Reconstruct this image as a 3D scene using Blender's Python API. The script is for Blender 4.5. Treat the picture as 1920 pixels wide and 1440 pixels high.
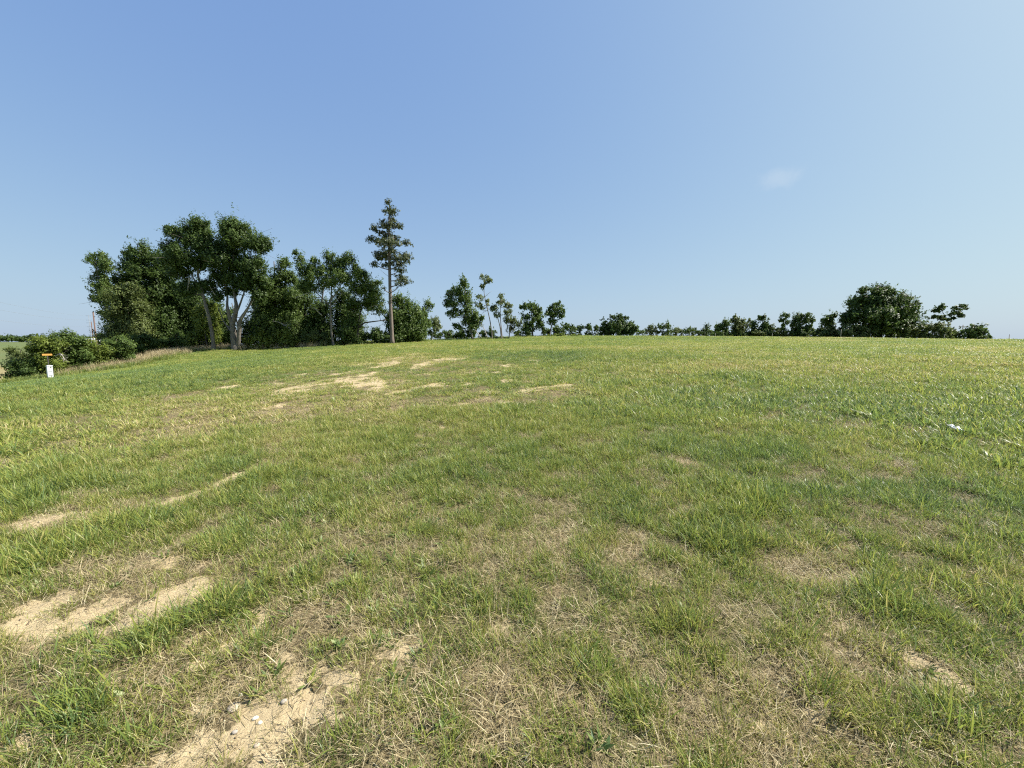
import bpy, math, random
import numpy as np
from mathutils import Vector

# ------------------------------------------------------------------ scene, camera, light
for o in list(bpy.data.objects):
    bpy.data.objects.remove(o)
scene = bpy.context.scene
COL = scene.collection
F = 721.0                      # focal length in photograph pixels (1920 wide)
PITCH = math.radians(5.95)     # looking slightly down
EYE = 1.6
cam_d = bpy.data.cameras.new('camera')
cam_d.sensor_fit = 'HORIZONTAL'
cam_d.sensor_width = 36.0
cam_d.lens = 36.0 * F / 1920.0
cam_d.clip_start = 0.05
cam_d.clip_end = 20000
cam = bpy.data.objects.new('camera', cam_d)
cam.location = (0, 0, EYE)
cam.rotation_euler = (math.pi / 2 - PITCH, 0, 0)
COL.objects.link(cam)
scene.camera = cam

SUN_AZ = math.radians(82)      # clockwise from the view direction (+Y), sun is to the right
SUN_EL = math.radians(47)
world = bpy.data.worlds.new('World')
scene.world = world
world.use_nodes = True
wn, wl = world.node_tree.nodes, world.node_tree.links
wn.clear()
sky = wn.new('ShaderNodeTexSky')
sky.sky_type = 'NISHITA'
sky.sun_disc = False
sky.sun_elevation = SUN_EL
sky.sun_rotation = SUN_AZ
sky.altitude = 0
sky.air_density = 0.7
sky.dust_density = 1.7
sky.ozone_density = 1.0
bg = wn.new('ShaderNodeBackground')
bg.inputs['Strength'].default_value = 0.1
SKY_GAIN, SKY_GAMMA = (1.03, 1.51, 2.79), (.587, .498, .207)
SKY_MILK = (.13, .14, .155)   # even milky share of the haze
#  # hazy summer sky: softer range than the clear-air model
wout = wn.new('ShaderNodeOutputWorld')
SKY_LINK = (sky, bg, wout)
wl.new(bg.outputs[0], wout.inputs[0])

sun_d = bpy.data.lights.new('sun', 'SUN')
sun_d.energy = 5.0
sun_d.angle = math.radians(0.6)
sun_d.color = (1.0, 0.95, 0.87)
sun = bpy.data.objects.new('sun', sun_d)
sdir = Vector((math.sin(SUN_AZ) * math.cos(SUN_EL), math.cos(SUN_AZ) * math.cos(SUN_EL), math.sin(SUN_EL)))
sun.rotation_euler = sdir.to_track_quat('Z', 'Y').to_euler()
sun.location = sdir * 60
COL.objects.link(sun)

vs = scene.view_settings
vs.view_transform = 'Standard'
vs.look = 'None'
vs.exposure = 1.05
vs.gamma = 1.0
vs.use_curve_mapping = False
scene.cycles.use_denoising = False      # the denoiser smears the grass
scene.cycles.filter_width = 1.2
scene.cycles.use_adaptive_sampling = True
scene.cycles.adaptive_threshold = 0.03
scene.cycles.volume_bounces = 0
scene.cycles.max_bounces = 4
scene.cycles.diffuse_bounces = 3
scene.cycles.glossy_bounces = 1
scene.cycles.transmission_bounces = 2
scene.cycles.caustics_reflective = False
scene.cycles.caustics_refractive = False

# ------------------------------------------------------------------ pixel geometry
CP, SP = math.cos(PITCH), math.sin(PITCH)

def ray(px, py):
    u, v = (px - 960.0) / F, (720.0 - py) / F
    return np.array([u, CP + v * SP, -SP + v * CP])

def P(px, py, Y):
    d = ray(px, py)
    t = Y / d[1]
    return np.array([d[0] * t, Y, EYE + d[2] * t])

# ------------------------------------------------------------------ noise
def vnoise(x, y, seed=0):
    x = np.asarray(x, float); y = np.asarray(y, float)
    xi = np.floor(x).astype(np.int64); yi = np.floor(y).astype(np.int64)
    fx = x - xi; fy = y - yi
    fx = fx * fx * (3 - 2 * fx); fy = fy * fy * (3 - 2 * fy)
    def h(a, b):
        n = (a * 374761393 + b * 668265263 + seed * 1442695041) & 0xFFFFFFFF
        n = ((n ^ (n >> 13)) * 1274126177) & 0xFFFFFFFF
        n = n ^ (n >> 16)
        return (n & 0xFFFFFF) / float(0xFFFFFF)
    a = h(xi, yi); b = h(xi + 1, yi); c = h(xi, yi + 1); d = h(xi + 1, yi + 1)
    return (a + (b - a) * fx) * (1 - fy) + (c + (d - c) * fx) * fy

def fbm(x, y, seed=0, oct=4):
    s = 0; a = 1; t = 0
    for i in range(oct):
        s = s + a * vnoise(x * 2 ** i + 17.3 * i, y * 2 ** i - 9.1 * i, seed + i * 7)
        t += a; a *= 0.5
    return s / t

def sstep(a, b, x):
    t = np.clip((x - a) / (b - a), 0, 1)
    return t * t * (3 - 2 * t)

# ------------------------------------------------------------------ terrain: thin-plate spline through surveyed points
CTRL = []
for (x, y, z) in [(0, 0, 0), (-3, 0, -.02), (3, 0, .02), (0, 3, .11), (-12, -6, -.8), (12, -6, .1), (0, -14, -.5),
                  (-8, 8, .05), (8, 8, .38), (0, 20, .78), (20, 20, .95), (-16, 20, .2), (0, 45, 1.72), (40, 40, 1.75),
                  (-56, 51, -1.2), (-62, 45, -4.2), (-75, 60, -6.5), (-52, 30, -4.2), (-45, 10, -4.2), (-60, 80, -1.5),
                  (-20, 90, 2.2), (60, 120, 3.3), (0, 125, 2.9), (100, 90, 2.2), (70, 30, 1.7)]:
    CTRL.append((x, y, z))
for (px, py, Y) in [(1905, 645, 76), (1650, 635, 86), (1400, 632, 91), (1160, 630.5, 92), (1000, 631.5, 88), (890, 637.5, 68),
                    (735, 643.5, 51), (623, 649.5, 48), (440, 657.5, 46), (400, 658, 45), (300, 668, 42), (220, 690, 36), (94, 709, 31),
                    (0, 724, 28.5), (-150, 735, 26)]:
    CTRL.append(tuple(P(px, py, Y)))
CTRL = np.array(CTRL)

def tps_fit(c):
    n = len(c)
    d2 = ((c[:, None, :2] - c[None, :, :2]) ** 2).sum(-1)
    K = np.where(d2 > 0, 0.5 * d2 * np.log(np.maximum(d2, 1e-12)), 0) + np.eye(n) * 4.0
    Pm = np.hstack([np.ones((n, 1)), c[:, :2]])
    A = np.zeros((n + 3, n + 3))
    A[:n, :n] = K; A[:n, n:] = Pm; A[n:, :n] = Pm.T
    b = np.concatenate([c[:, 2], np.zeros(3)])
    return np.linalg.solve(A, b)
TW = tps_fit(CTRL)

def terrain(x, y, micro=True):
    x = np.atleast_1d(np.asarray(x, float)); y = np.atleast_1d(np.asarray(y, float))
    r = np.hypot(x, y)
    k = np.minimum(1.0, 135.0 / np.maximum(r, 1e-6))
    qx, qy = x * k, y * k
    z = TW[-3] + TW[-2] * qx + TW[-1] * qy
    for i in range(len(CTRL)):
        d2 = (qx - CTRL[i, 0]) ** 2 + (qy - CTRL[i, 1]) ** 2
        z = z + TW[i] * 0.5 * d2 * np.log(np.maximum(d2, 1e-12))
    az = np.degrees(np.arctan2(x, y))
    lr = np.log(np.maximum(r, 1.0))
    zl = np.interp(lr, np.log([1, 110, 200, 420, 760, 1150, 2700]), [-7, -8, -13, -11, -1.0, 5.5, -8])
    zr = np.interp(lr, np.log([1, 110, 160, 400, 2700]), [2.4, 2.4, 1.5, -9, -40])
    wl_ = sstep(-30, -43, az) * sstep(-178, -150, az)
    zf = zl * wl_ + zr * (1 - wl_)
    m = sstep(85, 135, r)
    z = z * (1 - m) + zf * m
    if micro:
        near = np.exp(-r / 9.0)
        z = z + near * ((fbm(x * 1.6, y * 1.6, 3, 3) - .5) * .09 + (fbm(x * 9, y * 9, 5, 3) - .5) * .028)
        z = z + (fbm(x * .35, y * .35, 8, 2) - .5) * .16 * sstep(3, 14, r)
    return z

def gz(x, y):
    return float(terrain(x, y)[0])

def ground_at(px, py):
    """where the ray of a photograph pixel meets the field"""
    d = ray(px, py)
    ts = np.exp(np.linspace(math.log(1.0), math.log(140), 900))
    zs = terrain(d[0] * ts, d[1] * ts, micro=False)
    below = np.where(EYE + d[2] * ts <= zs)[0]
    t = ts[below[0]] if len(below) else 120.0
    return np.array([d[0] * t, d[1] * t])

# ------------------------------------------------------------------ surveyed patches on the field (world-space ellipses and strips)
def ell(px, py, rx, ry):
    c = ground_at(px, py); a = ground_at(px, py - ry); b = ground_at(px, py + ry)
    return (c[0], c[1], max(.05, rx * c[1] / F), max(.05, abs(a[1] - b[1]) / 2))

def strip(pts, w):
    return [tuple(ground_at(*p)) for p in pts], w

BARE = [ell(*e) for e in [
    (517, 682, 29, 1.5), (567, 671, 20, 1.5), (617, 670, 12, 2), (708, 659, 19, 1.6), (696, 682, 27, 2), (733, 682, 14, 4), (742, 671, 10, 2),
    (842, 674, 25, 3), (646, 700, 20, 3), (662, 715, 25, 6), (683, 723, 25, 5), (708, 730, 13, 4), (537, 717, 29, 2), (567, 733, 36, 5),
    (558, 702, 12, 2), (765, 715, 9, 3), (950, 684, 12, 2), (1000, 675, 12, 1.5), (892, 698, 15, 2), (800, 761, 25, 5), (842, 758, 20, 5),
    (912, 742, 33, 5), (954, 717, 12, 3), (996, 727, 25, 4), (1046, 723, 16, 3), (758, 772, 14, 5), (825, 807, 18, 7), (787, 817, 12, 5),
    (512, 765, 14, 4), (880, 750, 16, 4), (600, 640, 1, 1),
    (300, 1120, 95, 32), (290, 1065, 75, 18), (130, 1170, 70, 22), (455, 895, 14, 8), (470, 1370, 125, 60), (520, 1290, 75, 34), (350, 1235, 30, 14),
    (420, 1195, 40, 18), (230, 1290, 40, 12), (150, 975, 40, 10), (330, 955, 60, 8), (290, 958, 40, 10), (1290, 868, 18, 5), (40, 985, 50, 12), (30, 1390, 40, 16),
    (250, 1145, 150, 42), (480, 1335, 140, 85), (410, 1215, 75, 36), (60, 1180, 70, 26), (960, 1335, 30, 14), (740, 1215, 60, 20), (1480, 1340, 80, 24)]]
THIN = [ell(760, 700, 270, 34), ell(900, 745, 170, 22), ell(600, 715, 120, 26)]
DRY = [ell(*e) for e in [
    (200, 1120, 200, 80), (430, 1300, 260, 150), (100, 970, 190, 34), (860, 1330, 260, 110), (1010, 1300, 170, 80), (1400, 1380, 170, 80), (1480, 1300, 130, 50),
    (1730, 1250, 120, 50), (1850, 980, 120, 60), (1820, 830, 120, 30), (640, 1170, 150, 50), (900, 1040, 120, 50), (560, 870, 90, 20), (1290, 868, 50, 14),
    (650, 715, 170, 40), (850, 755, 150, 24), (1000, 725, 100, 12), (760, 680, 200, 20), (1440, 1050, 110, 30), (1640, 880, 160, 24), (1150, 1020, 70, 20), (1850, 1080, 90, 30),
    (820, 800, 90, 22), (300, 745, 120, 12), (330, 800, 120, 14)]]
LUSH = [ell(*e) for e in [
    (190, 1225, 70, 26), (300, 1190, 60, 18), (400, 1145, 45, 16), (480, 1215, 38, 28), (20, 1230, 30, 30), (330, 975, 130, 16), (430, 940, 90, 16),
    (540, 900, 60, 14), (700, 830, 90, 18), (930, 800, 70, 12), (1180, 960, 70, 24), (1150, 1090, 60, 26), (860, 890, 90, 22), (1250, 850, 120, 20),
    (100, 900, 120, 26), (250, 900, 40, 10), (1320, 1010, 80, 30), (1400, 940, 120, 24), (1560, 920, 60, 20), (1540, 1320, 40, 20), (230, 1380, 110, 26),
    (120, 1330, 60, 22), (640, 1400, 50, 20), (1130, 1250, 50, 24), (1640, 1130, 80, 26), (1560, 1120, 70, 24), (1840, 1370, 60, 28), (980, 725, 40, 6), (1050, 712, 60, 5), (1270, 770, 120, 10),
    (430, 660, 1, 1)]]
LSTRIP = [strip(s, w) for s, w in [
    (((90, 1255), (200, 1225), (320, 1190), (440, 1130)), .09), (((180, 1010), (330, 972), (470, 925), (600, 860)), .22),
    (((0, 700 + 26), (130, 708), (260, 694), (330, 681)), .5), (((850, 755), (950, 738), (1060, 715)), .2)]]
BSTRIP = [strip(s, w) for s, w in [(((190, 1305), (330, 1235), (470, 1165)), .055), (((0, 992), (120, 975), (300, 952), (460, 893)), .11),
                                   (((765, 770), (850, 758), (930, 742), (1050, 722)), .30), (((1680, 1222), (1735, 1248), (1795, 1280)), .05)]]

def emask(lst, x, y, grow=1.0, warp=.55, seed=0, fr=1.4):
    dx_, dy_ = x, y
    m = np.zeros_like(x)
    r = np.hypot(x, y)
    s = fr / np.clip(r * .16, .35, 2.2)      # nearer patches have finer outlines in the survey
    n = (fbm(x * s * 1.1, y * s * 1.1, 31 + seed, 3) - .5) + .8 * (fbm(x * s * 4.5, y * s * 4.5, 35 + seed, 3) - .5)
    for (cx, cy, rx, ry) in lst:
        d = np.hypot((x - cx) / (rx * grow), (y - cy) / (ry * grow)) + n * warp * 2.2
        m = np.maximum(m, sstep(1.45, .25, d))
    return m

def smask(lst, x, y, seed=0):
    m = np.zeros_like(x)
    n = (fbm(x * 2.1, y * 2.1, 61 + seed, 3) - .5) * 1.3 + (fbm(x * 8, y * 8, 63 + seed, 3) - .5)
    for pts, w in lst:
        best = np.full_like(x, 1e9)
        for a, b in zip(pts[:-1], pts[1:]):
            ax, ay = a; bx, by = b
            l2 = (bx - ax) ** 2 + (by - ay) ** 2
            t = np.clip(((x - ax) * (bx - ax) + (y - ay) * (by - ay)) / l2, 0, 1)
            best = np.minimum(best, np.hypot(x - ax - t * (bx - ax), y - ay - t * (by - ay)))
        d = best / w + n * 1.6
        m = np.maximum(m, sstep(1.9, .2, d))
    return m

def fields(x, y):
    r = np.hypot(x, y)
    bare = np.maximum(emask(BARE, x, y, 1.3, .85, 0), smask(BSTRIP, x, y, 1) * .8)
    lush = np.maximum(emask(LUSH, x, y, 1.05, 1.0, 2) * .85, smask(LSTRIP, x, y, 3))
    br = fbm(x * 3.1, y * 3.1, 93, 4) - .5
    rf = np.clip(.35 + r * .03, .35, 1.0)
    hf = (fbm(x * 13, y * 13, 95, 3) - .5) * np.exp(-r / 9)
    th = .14 * sstep(5, 11, r)
    bare = sstep(.30 - th, .80 - 1.6 * th, np.minimum(bare, .70 + .12 * np.exp(-r / 2.5)) * .98 + br * 1.9 + hf * 1.9 + (fbm(x * .9, y * .9, 94, 2) - .5) * .5) * sstep(.05, .35, bare)
    # the thin-soiled part of the rise is broken into many small bald spots
    thin = emask(THIN, x, y, 1.0, .5, 9)
    bare = np.maximum(bare, sstep(.65, .76, fbm(x * .95 + 4, y * .62, 97, 4) + (thin - .75) * .35) * sstep(.2, .6, thin) * .95)
    bare = bare * (1 - .55 * sstep(.5, .62, fbm(x * 4.2, y * 4.2, 98, 3)) * sstep(5, 9, r))
    # random small bald spots
    sp = fbm(x * 2.6, y * 2.6, 91, 3)
    bare = np.maximum(bare, sstep(.66, .84, sp + hf * .4) * .6 * np.exp(-r / 10))
    bare = bare * (1 - .75 * lush)
    dry = np.maximum(emask(DRY, x, y, 1.1, 1.1, 5) * (.6 + .25 * np.exp(-r / 4)), sstep(.56, .80, fbm(x * 1.5, y * 1.5, 41, 4)) * .42)
    dry = dry * (1 - .55 * sstep(15, 40, r))
    dry = np.clip(dry + .16 * np.exp(-(r / 4.0) ** 2), 0, 1) * (1 - .7 * lush)
    lush = np.maximum(lush, sstep(.60, .74, fbm(x * .55 + 3, y * .55, 47, 4)) * .7 * sstep(2, 5, r))
    return bare, dry, lush

# ------------------------------------------------------------------ material helpers
def mat(name):
    m = bpy.data.materials.new(name)
    m.use_nodes = True
    nt = m.node_tree
    nt.nodes.clear()
    return m, nt.nodes, nt.links

def ramp(n, stops, interp='LINEAR'):
    r = n.new('ShaderNodeValToRGB')
    r.color_ramp.interpolation = interp
    els = r.color_ramp.elements
    while len(els) < len(stops):
        els.new(.5)
    for e, (p, c) in zip(els, stops):
        e.position = p
        e.color = (c[0], c[1], c[2], 1)
    return r

def noise(n, l, scale, detail=4, rough=.6, vec=None):
    t = n.new('ShaderNodeTexNoise')
    t.inputs['Scale'].default_value = scale
    t.inputs['Detail'].default_value = detail
    t.inputs['Roughness'].default_value = rough
    if vec is not None:
        l.new(vec, t.inputs['Vector'])
    return t

def mixc(n, l, fac, a, b):
    m = n.new('ShaderNodeMix')
    m.data_type = 'RGBA'
    for sock, v in ((m.inputs[0], fac), (m.inputs[6], a), (m.inputs[7], b)):
        if hasattr(v, 'is_output'):
            l.new(v, sock)
        elif isinstance(v, (int, float)):
            sock.default_value = v
        else:
            sock.default_value = (v[0], v[1], v[2], 1)
    return m.outputs[2]

def math_(n, l, op, a, b=0.0, clamp=False):
    m = n.new('ShaderNodeMath'); m.operation = op; m.use_clamp = clamp
    for i, v in enumerate((a, b)):
        if hasattr(v, 'is_output'):
            l.new(v, m.inputs[i])
        else:
            m.inputs[i].default_value = v
    return m.outputs[0]

def attr(n, name, kind='GEOMETRY'):
    a = n.new('ShaderNodeAttribute'); a.attribute_name = name; a.attribute_type = kind
    return a

def simple(name, col, rough=.7, metal=0.0, var=.12, scale=8, bump=0.0):
    m, n, l = mat(name)
    b = n.new('ShaderNodeBsdfPrincipled'); o = n.new('ShaderNodeOutputMaterial')
    tc = n.new('ShaderNodeTexCoord')
    t = noise(n, l, scale, 5, .65, tc.outputs['Object'])
    c = mixc(n, l, t.outputs['Fac'], [v * (1 - var) for v in col], [min(1, v * (1 + var)) for v in col])
    l.new(c, b.inputs['Base Color'])
    b.inputs['Roughness'].default_value = rough
    b.inputs['Metallic'].default_value = metal
    if bump:
        bp = n.new('ShaderNodeBump'); bp.inputs['Strength'].default_value = bump
        l.new(t.outputs['Fac'], bp.inputs['Height']); l.new(bp.outputs[0], b.inputs['Normal'])
    l.new(b.outputs[0], o.inputs[0])
    return m

# world: sky plus one faint wisp of cloud
tc = wn.new('ShaderNodeTexCoord')
cd = ray(1462, 333); cd = cd / np.linalg.norm(cd)
sub = wn.new('ShaderNodeVectorMath'); sub.operation = 'SUBTRACT'
wl.new(tc.outputs['Generated'], sub.inputs[0]); sub.inputs[1].default_value = tuple(cd)
scl = wn.new('ShaderNodeVectorMath'); scl.operation = 'MULTIPLY'
wl.new(sub.outputs[0], scl.inputs[0]); scl.inputs[1].default_value = (24, 24, 52)
wnz = noise(wn, wl, 30, 5, .6, tc.outputs['Generated'])
ln = wn.new('ShaderNodeVectorMath'); ln.operation = 'LENGTH'
wl.new(scl.outputs[0], ln.inputs[0])
d1 = math_(wn, wl, 'ADD', ln.outputs['Value'], math_(wn, wl, 'MULTIPLY', math_(wn, wl, 'SUBTRACT', wnz.outputs['Fac'], .5), 1.8))
cm = wn.new('ShaderNodeMapRange'); cm.interpolation_type = 'SMOOTHSTEP'
wl.new(d1, cm.inputs['Value'])
cm.inputs['From Min'].default_value = 1.25; cm.inputs['From Max'].default_value = 0.0
cm.inputs['To Min'].default_value = 0.0; cm.inputs['To Max'].default_value = 0.20
sep = wn.new('ShaderNodeSeparateColor'); wl.new(sky.outputs[0], sep.inputs[0])
cmb = wn.new('ShaderNodeCombineColor')
for i in range(3):
    wl.new(math_(wn, wl, 'ADD', math_(wn, wl, 'MULTIPLY', math_(wn, wl, 'POWER', sep.outputs[i], SKY_GAMMA[i]), SKY_GAIN[i] * .95), SKY_MILK[i]), cmb.inputs[i])
sxyz = wn.new('ShaderNodeSeparateXYZ'); wl.new(tc.outputs['Generated'], sxyz.inputs[0])
zp = math_(wn, wl, 'MAXIMUM', sxyz.outputs[2], 0.0)
lowhaze = math_(wn, wl, 'MULTIPLY', math_(wn, wl, 'EXPONENT', math_(wn, wl, 'MULTIPLY', zp, -5.5)), .68)   # haze layer thickens towards the horizon all round
hz = mixc(wn, wl, lowhaze, cmb.outputs[0], (2.55, 3.0, 3.5))
skc = mixc(wn, wl, cm.outputs[0], hz, (3.9, 4.2, 4.45))
wl.new(skc, bg.inputs['Color'])

# ------------------------------------------------------------------ mesh helpers
def new_obj(name, verts, faces, m, parent=None, smooth=False, attrs=None):
    me = bpy.data.meshes.new(name)
    verts = np.asarray(verts, np.float32)
    if isinstance(faces, np.ndarray):
        k = faces.shape[1]; nf = len(faces)
        me.vertices.add(len(verts)); me.vertices.foreach_set('co', verts.ravel())
        me.loops.add(nf * k); me.loops.foreach_set('vertex_index', faces.astype(np.int32).ravel())
        me.polygons.add(nf)
        me.polygons.foreach_set('loop_start', np.arange(0, nf * k, k, dtype=np.int32))
        me.update(calc_edges=True)
    else:
        me.from_pydata([tuple(v) for v in verts.tolist()], [], faces)
    if attrs:
        for an, av in attrs.items():
            a = me.attributes.new(an, 'FLOAT', 'POINT')
            a.data.foreach_set('value', np.asarray(av, np.float32))
    if smooth:
        me.polygons.foreach_set('use_smooth', np.ones(len(me.polygons), bool))
    me.materials.append(m)
    me.validate()
    o = bpy.data.objects.new(name, me)
    COL.objects.link(o)
    if parent is not None:
        o.parent = parent
        o.matrix_parent_inverse.identity()
        o.location = -Vector(parent.location) if parent.parent is None else Vector((0, 0, 0))   # meshes are built in world metres
    return o

def thing(name, label, cat, loc, group=None):
    o = bpy.data.objects.new(name, None)
    o.empty_display_size = .3
    COL.objects.link(o)
    o.location = Vector([float(v) for v in loc])
    o['label'] = label; o['category'] = cat
    if group: o['group'] = group
    return o

def tag(o, label=None, cat=None, group=None, kind=None):
    if label: o['label'] = label
    if cat: o['category'] = cat
    if group: o['group'] = group
    if kind: o['kind'] = kind
    return o

class MB:
    def __init__(s): s.v = []; s.f = []
    def box(s, c, size, ax=None, taper=1.0):
        c = np.array(c, float); hx, hy, hz = [q / 2 for q in size]
        ax = np.eye(3) if ax is None else np.array(ax, float)
        b = len(s.v)
        for dz in (-1, 1):
            k = taper if dz > 0 else 1
            for dx, dy in ((-1, -1), (1, -1), (1, 1), (-1, 1)):
                s.v.append(c + ax[0] * dx * hx * k + ax[1] * dy * hy * k + ax[2] * dz * hz)
        s.f += [(b, b + 3, b + 2, b + 1), (b + 4, b + 5, b + 6, b + 7)] + [(b + i, b + (i + 1) % 4, b + 4 + (i + 1) % 4, b + 4 + i) for i in range(4)]
    def tube(s, pts, rad, n=8, cap=True, jit=0.0, rng=None):
        pts = np.array(pts, float); rad = np.array(rad, float)
        b = len(s.v); k = len(pts)
        tan = np.gradient(pts, axis=0)
        tan /= np.maximum(np.linalg.norm(tan, axis=1, keepdims=True), 1e-9)
        ref = np.array([0.0, 1.0, 0.0]) if abs(tan[0][1]) < .9 else np.array([1.0, 0, 0])
        for i in range(k):
            u = np.cross(tan[i], ref); u /= max(np.linalg.norm(u), 1e-9)
            w = np.cross(tan[i], u)
            for j in range(n):
                a = 2 * math.pi * j / n
                q = rad[i] * (1 + (jit * (rng.random() - .5) if jit else 0))
                s.v.append(pts[i] + (u * math.cos(a) + w * math.sin(a)) * q)
        for i in range(k - 1):
            for j in range(n):
                s.f.append((b + i * n + j, b + i * n + (j + 1) % n, b + (i + 1) * n + (j + 1) % n, b + (i + 1) * n + j))
        if cap:
            s.f.append(tuple(b + j for j in range(n - 1, -1, -1)))
            s.f.append(tuple(b + (k - 1) * n + j for j in range(n)))
    def build(s, name, m, parent=None, smooth=False):
        return new_obj(name, np.array(s.v), s.f, m, parent, smooth)

def spline(pts, per=5):
    pts = [np.array(p, float) for p in pts]
    if len(pts) == 2:
        return np.array([pts[0] + (pts[1] - pts[0]) * t for t in np.linspace(0, 1, per + 1)])
    q = [2 * pts[0] - pts[1]] + pts + [2 * pts[-1] - pts[-2]]
    out = []
    for i in range(1, len(q) - 2):
        for t in np.linspace(0, 1, per, endpoint=False):
            out.append(.5 * (2 * q[i] + (q[i + 1] - q[i - 1]) * t + (2 * q[i - 1] - 5 * q[i] + 4 * q[i + 1] - q[i + 2]) * t * t + (3 * q[i] - q[i - 1] - 3 * q[i + 1] + q[i + 2]) * t ** 3))
    out.append(pts[-1])
    return np.array(out)

# ------------------------------------------------------------------ ground sheet
def ground_material():
    m, n, l = mat('field_soil')
    b = n.new('ShaderNodeBsdfPrincipled'); o = n.new('ShaderNodeOutputMaterial')
    tc = n.new('ShaderNodeTexCoord'); co = tc.outputs['Object']
    bare = attr(n, 'bare').outputs['Fac']; dry = attr(n, 'dry').outputs['Fac']
    far = attr(n, 'far').outputs['Fac']; tone = attr(n, 'tone').outputs['Fac']
    n1 = noise(n, l, 3.2, 6, .65, co); n2 = noise(n, l, 46, 5, .7, co); n3 = noise(n, l, 220, 3, .7, co)
    soil = ramp(n, [(.25, (.27, .205, .115)), (.5, (.43, .34, .20)), (.75, (.56, .465, .29))])
    l.new(mixc(n, l, .5, n1.outputs['Color'], n2.outputs['Color']), soil.inputs['Fac'])
    speck = ramp(n, [(.36, (.42, .40, .36)), (.46, (1, 1, 1))])
    l.new(n3.outputs['Fac'], speck.inputs['Fac'])
    mul = n.new('ShaderNodeMix'); mul.data_type = 'RGBA'; mul.blend_type = 'MULTIPLY'; mul.inputs[0].default_value = .7
    l.new(soil.outputs[0], mul.inputs[6]); l.new(speck.outputs[0], mul.inputs[7])
    thatch = ramp(n, [(.30, (.05, .04, .02)), (.48, (.135, .105, .054)), (.62, (.27, .21, .118)), (.78, (.42, .335, .195))])
    l.new(n2.outputs['Fac'], thatch.inputs['Fac'])
    moss = ramp(n, [(.3, (.032, .034, .013)), (.7, (.10, .105, .036))])
    l.new(n2.outputs['Fac'], moss.inputs['Fac'])
    grn = attr(n, 'green').outputs['Fac']
    base = mixc(n, l, math_(n, l, 'ADD', dry, .42, True), moss.outputs[0], thatch.outputs[0])
    n4 = noise(n, l, .9, 5, .65, co)
    turf = ramp(n, [(.3, (.10, .135, .038)), (.5, (.15, .185, .05)), (.7, (.215, .225, .07))]); l.new(n4.outputs['Fac'], turf.inputs['Fac'])
    base = mixc(n, l, grn, base, turf.outputs[0])
    bf = math_(n, l, 'ADD', bare, math_(n, l, 'MULTIPLY', math_(n, l, 'SUBTRACT', n2.outputs['Fac'], .5), .7))
    bm = n.new('ShaderNodeMapRange'); bm.interpolation_type = 'SMOOTHSTEP'
    l.new(bf, bm.inputs['Value']); bm.inputs['From Min'].default_value = .3; bm.inputs['From Max'].default_value = .62
    base = mixc(n, l, bm.outputs[0], base, mul.outputs[2])
    # distant farmland: strips of pasture and stubble
    nf = noise(n, l, .03, 4, .6, co)
    fl = ramp(n, [(0, (.115, .145, .05)), (.35, (.13, .15, .055)), (.5, (.22, .20, .085)), (.75, (.30, .25, .115)), (1, (.50, .42, .28))])
    l.new(tone, fl.inputs['Fac'])
    flm = n.new('ShaderNodeMix'); flm.data_type = 'RGBA'; flm.blend_type = 'MULTIPLY'; flm.inputs[0].default_value = .5
    l.new(fl.outputs[0], flm.inputs[6]); l.new(nf.outputs['Color'], flm.inputs[7])
    base = mixc(n, l, far, base, mixc(n, l, .6, fl.outputs[0], flm.outputs[2]))
    l.new(base, b.inputs['Base Color'])
    b.inputs['Roughness'].default_value = .95
    b.inputs['Specular IOR Level'].default_value = .15
    bp = n.new('ShaderNodeBump'); bp.inputs['Strength'].default_value = .55; bp.inputs['Distance'].default_value = .02
    hh = math_(n, l, 'ADD', n2.outputs['Fac'], math_(n, l, 'MULTIPLY', n3.outputs['Fac'], .35))
    l.new(hh, bp.inputs['Height']); l.new(bp.outputs[0], b.inputs['Normal'])
    l.new(b.outputs[0], o.inputs[0])
    return m

def build_ground():
    az = np.radians(np.concatenate([np.linspace(-180, -72, 50, endpoint=False), np.linspace(-72, 72, 420, endpoint=False), np.linspace(72, 180, 50, endpoint=False)]))
    r = np.concatenate([[.25], np.exp(np.linspace(math.log(.7), math.log(140), 400)), np.exp(np.linspace(math.log(150), math.log(2700), 60))])
    A, R = np.meshgrid(az, r)
    x = (R * np.sin(A)).ravel(); y = (R * np.cos(A)).ravel()
    z = terrain(x, y)
    na, nr = len(az), len(r)
    i, j = np.meshgrid(np.arange(nr - 1), np.arange(na), indexing='ij')
    j2 = (j + 1) % na
    faces = np.stack([(i * na + j), (i * na + j2), ((i + 1) * na + j2), ((i + 1) * na + j)], -1).reshape(-1, 4)[:, ::-1]
    bare, dry, lush = fields(x, y)
    rr = np.hypot(x, y)
    azd = np.degrees(np.arctan2(x, y))
    onbank = sstep(0, 6, -x - 38 + (y - 30) * -.45) * (rr > 20)      # beyond the left edge of the mown field
    far = np.maximum(sstep(110, 135, rr), sstep(52, 66, rr) * sstep(-47, -50, azd) * sstep(-170, -150, azd))
    lr = np.log(np.maximum(rr, 1))
    tone = np.interp(rr, [40, 60, 75, 95, 120, 200, 260, 380, 400, 520, 540, 800, 6000], [.95, .95, .3, .2, .45, .7, .75, .55, .2, .15, .3, .1, .2])
    tone = np.clip(tone + (fbm(x * .02, y * .02, 71, 3) - .5) * .25, 0, 1)
    o = new_obj('ground', np.stack([x, y, z], -1), faces, ground_material(), smooth=True,
                attrs={'bare': bare * (1 - far), 'dry': dry, 'far': far, 'tone': tone, 'green': sstep(14, 42, rr) * (1 - .35 * dry)})
    o['kind'] = 'structure'
    o['label'] = 'gently rising mown grass field with bare sandy patches'
    return o
build_ground()

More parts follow.
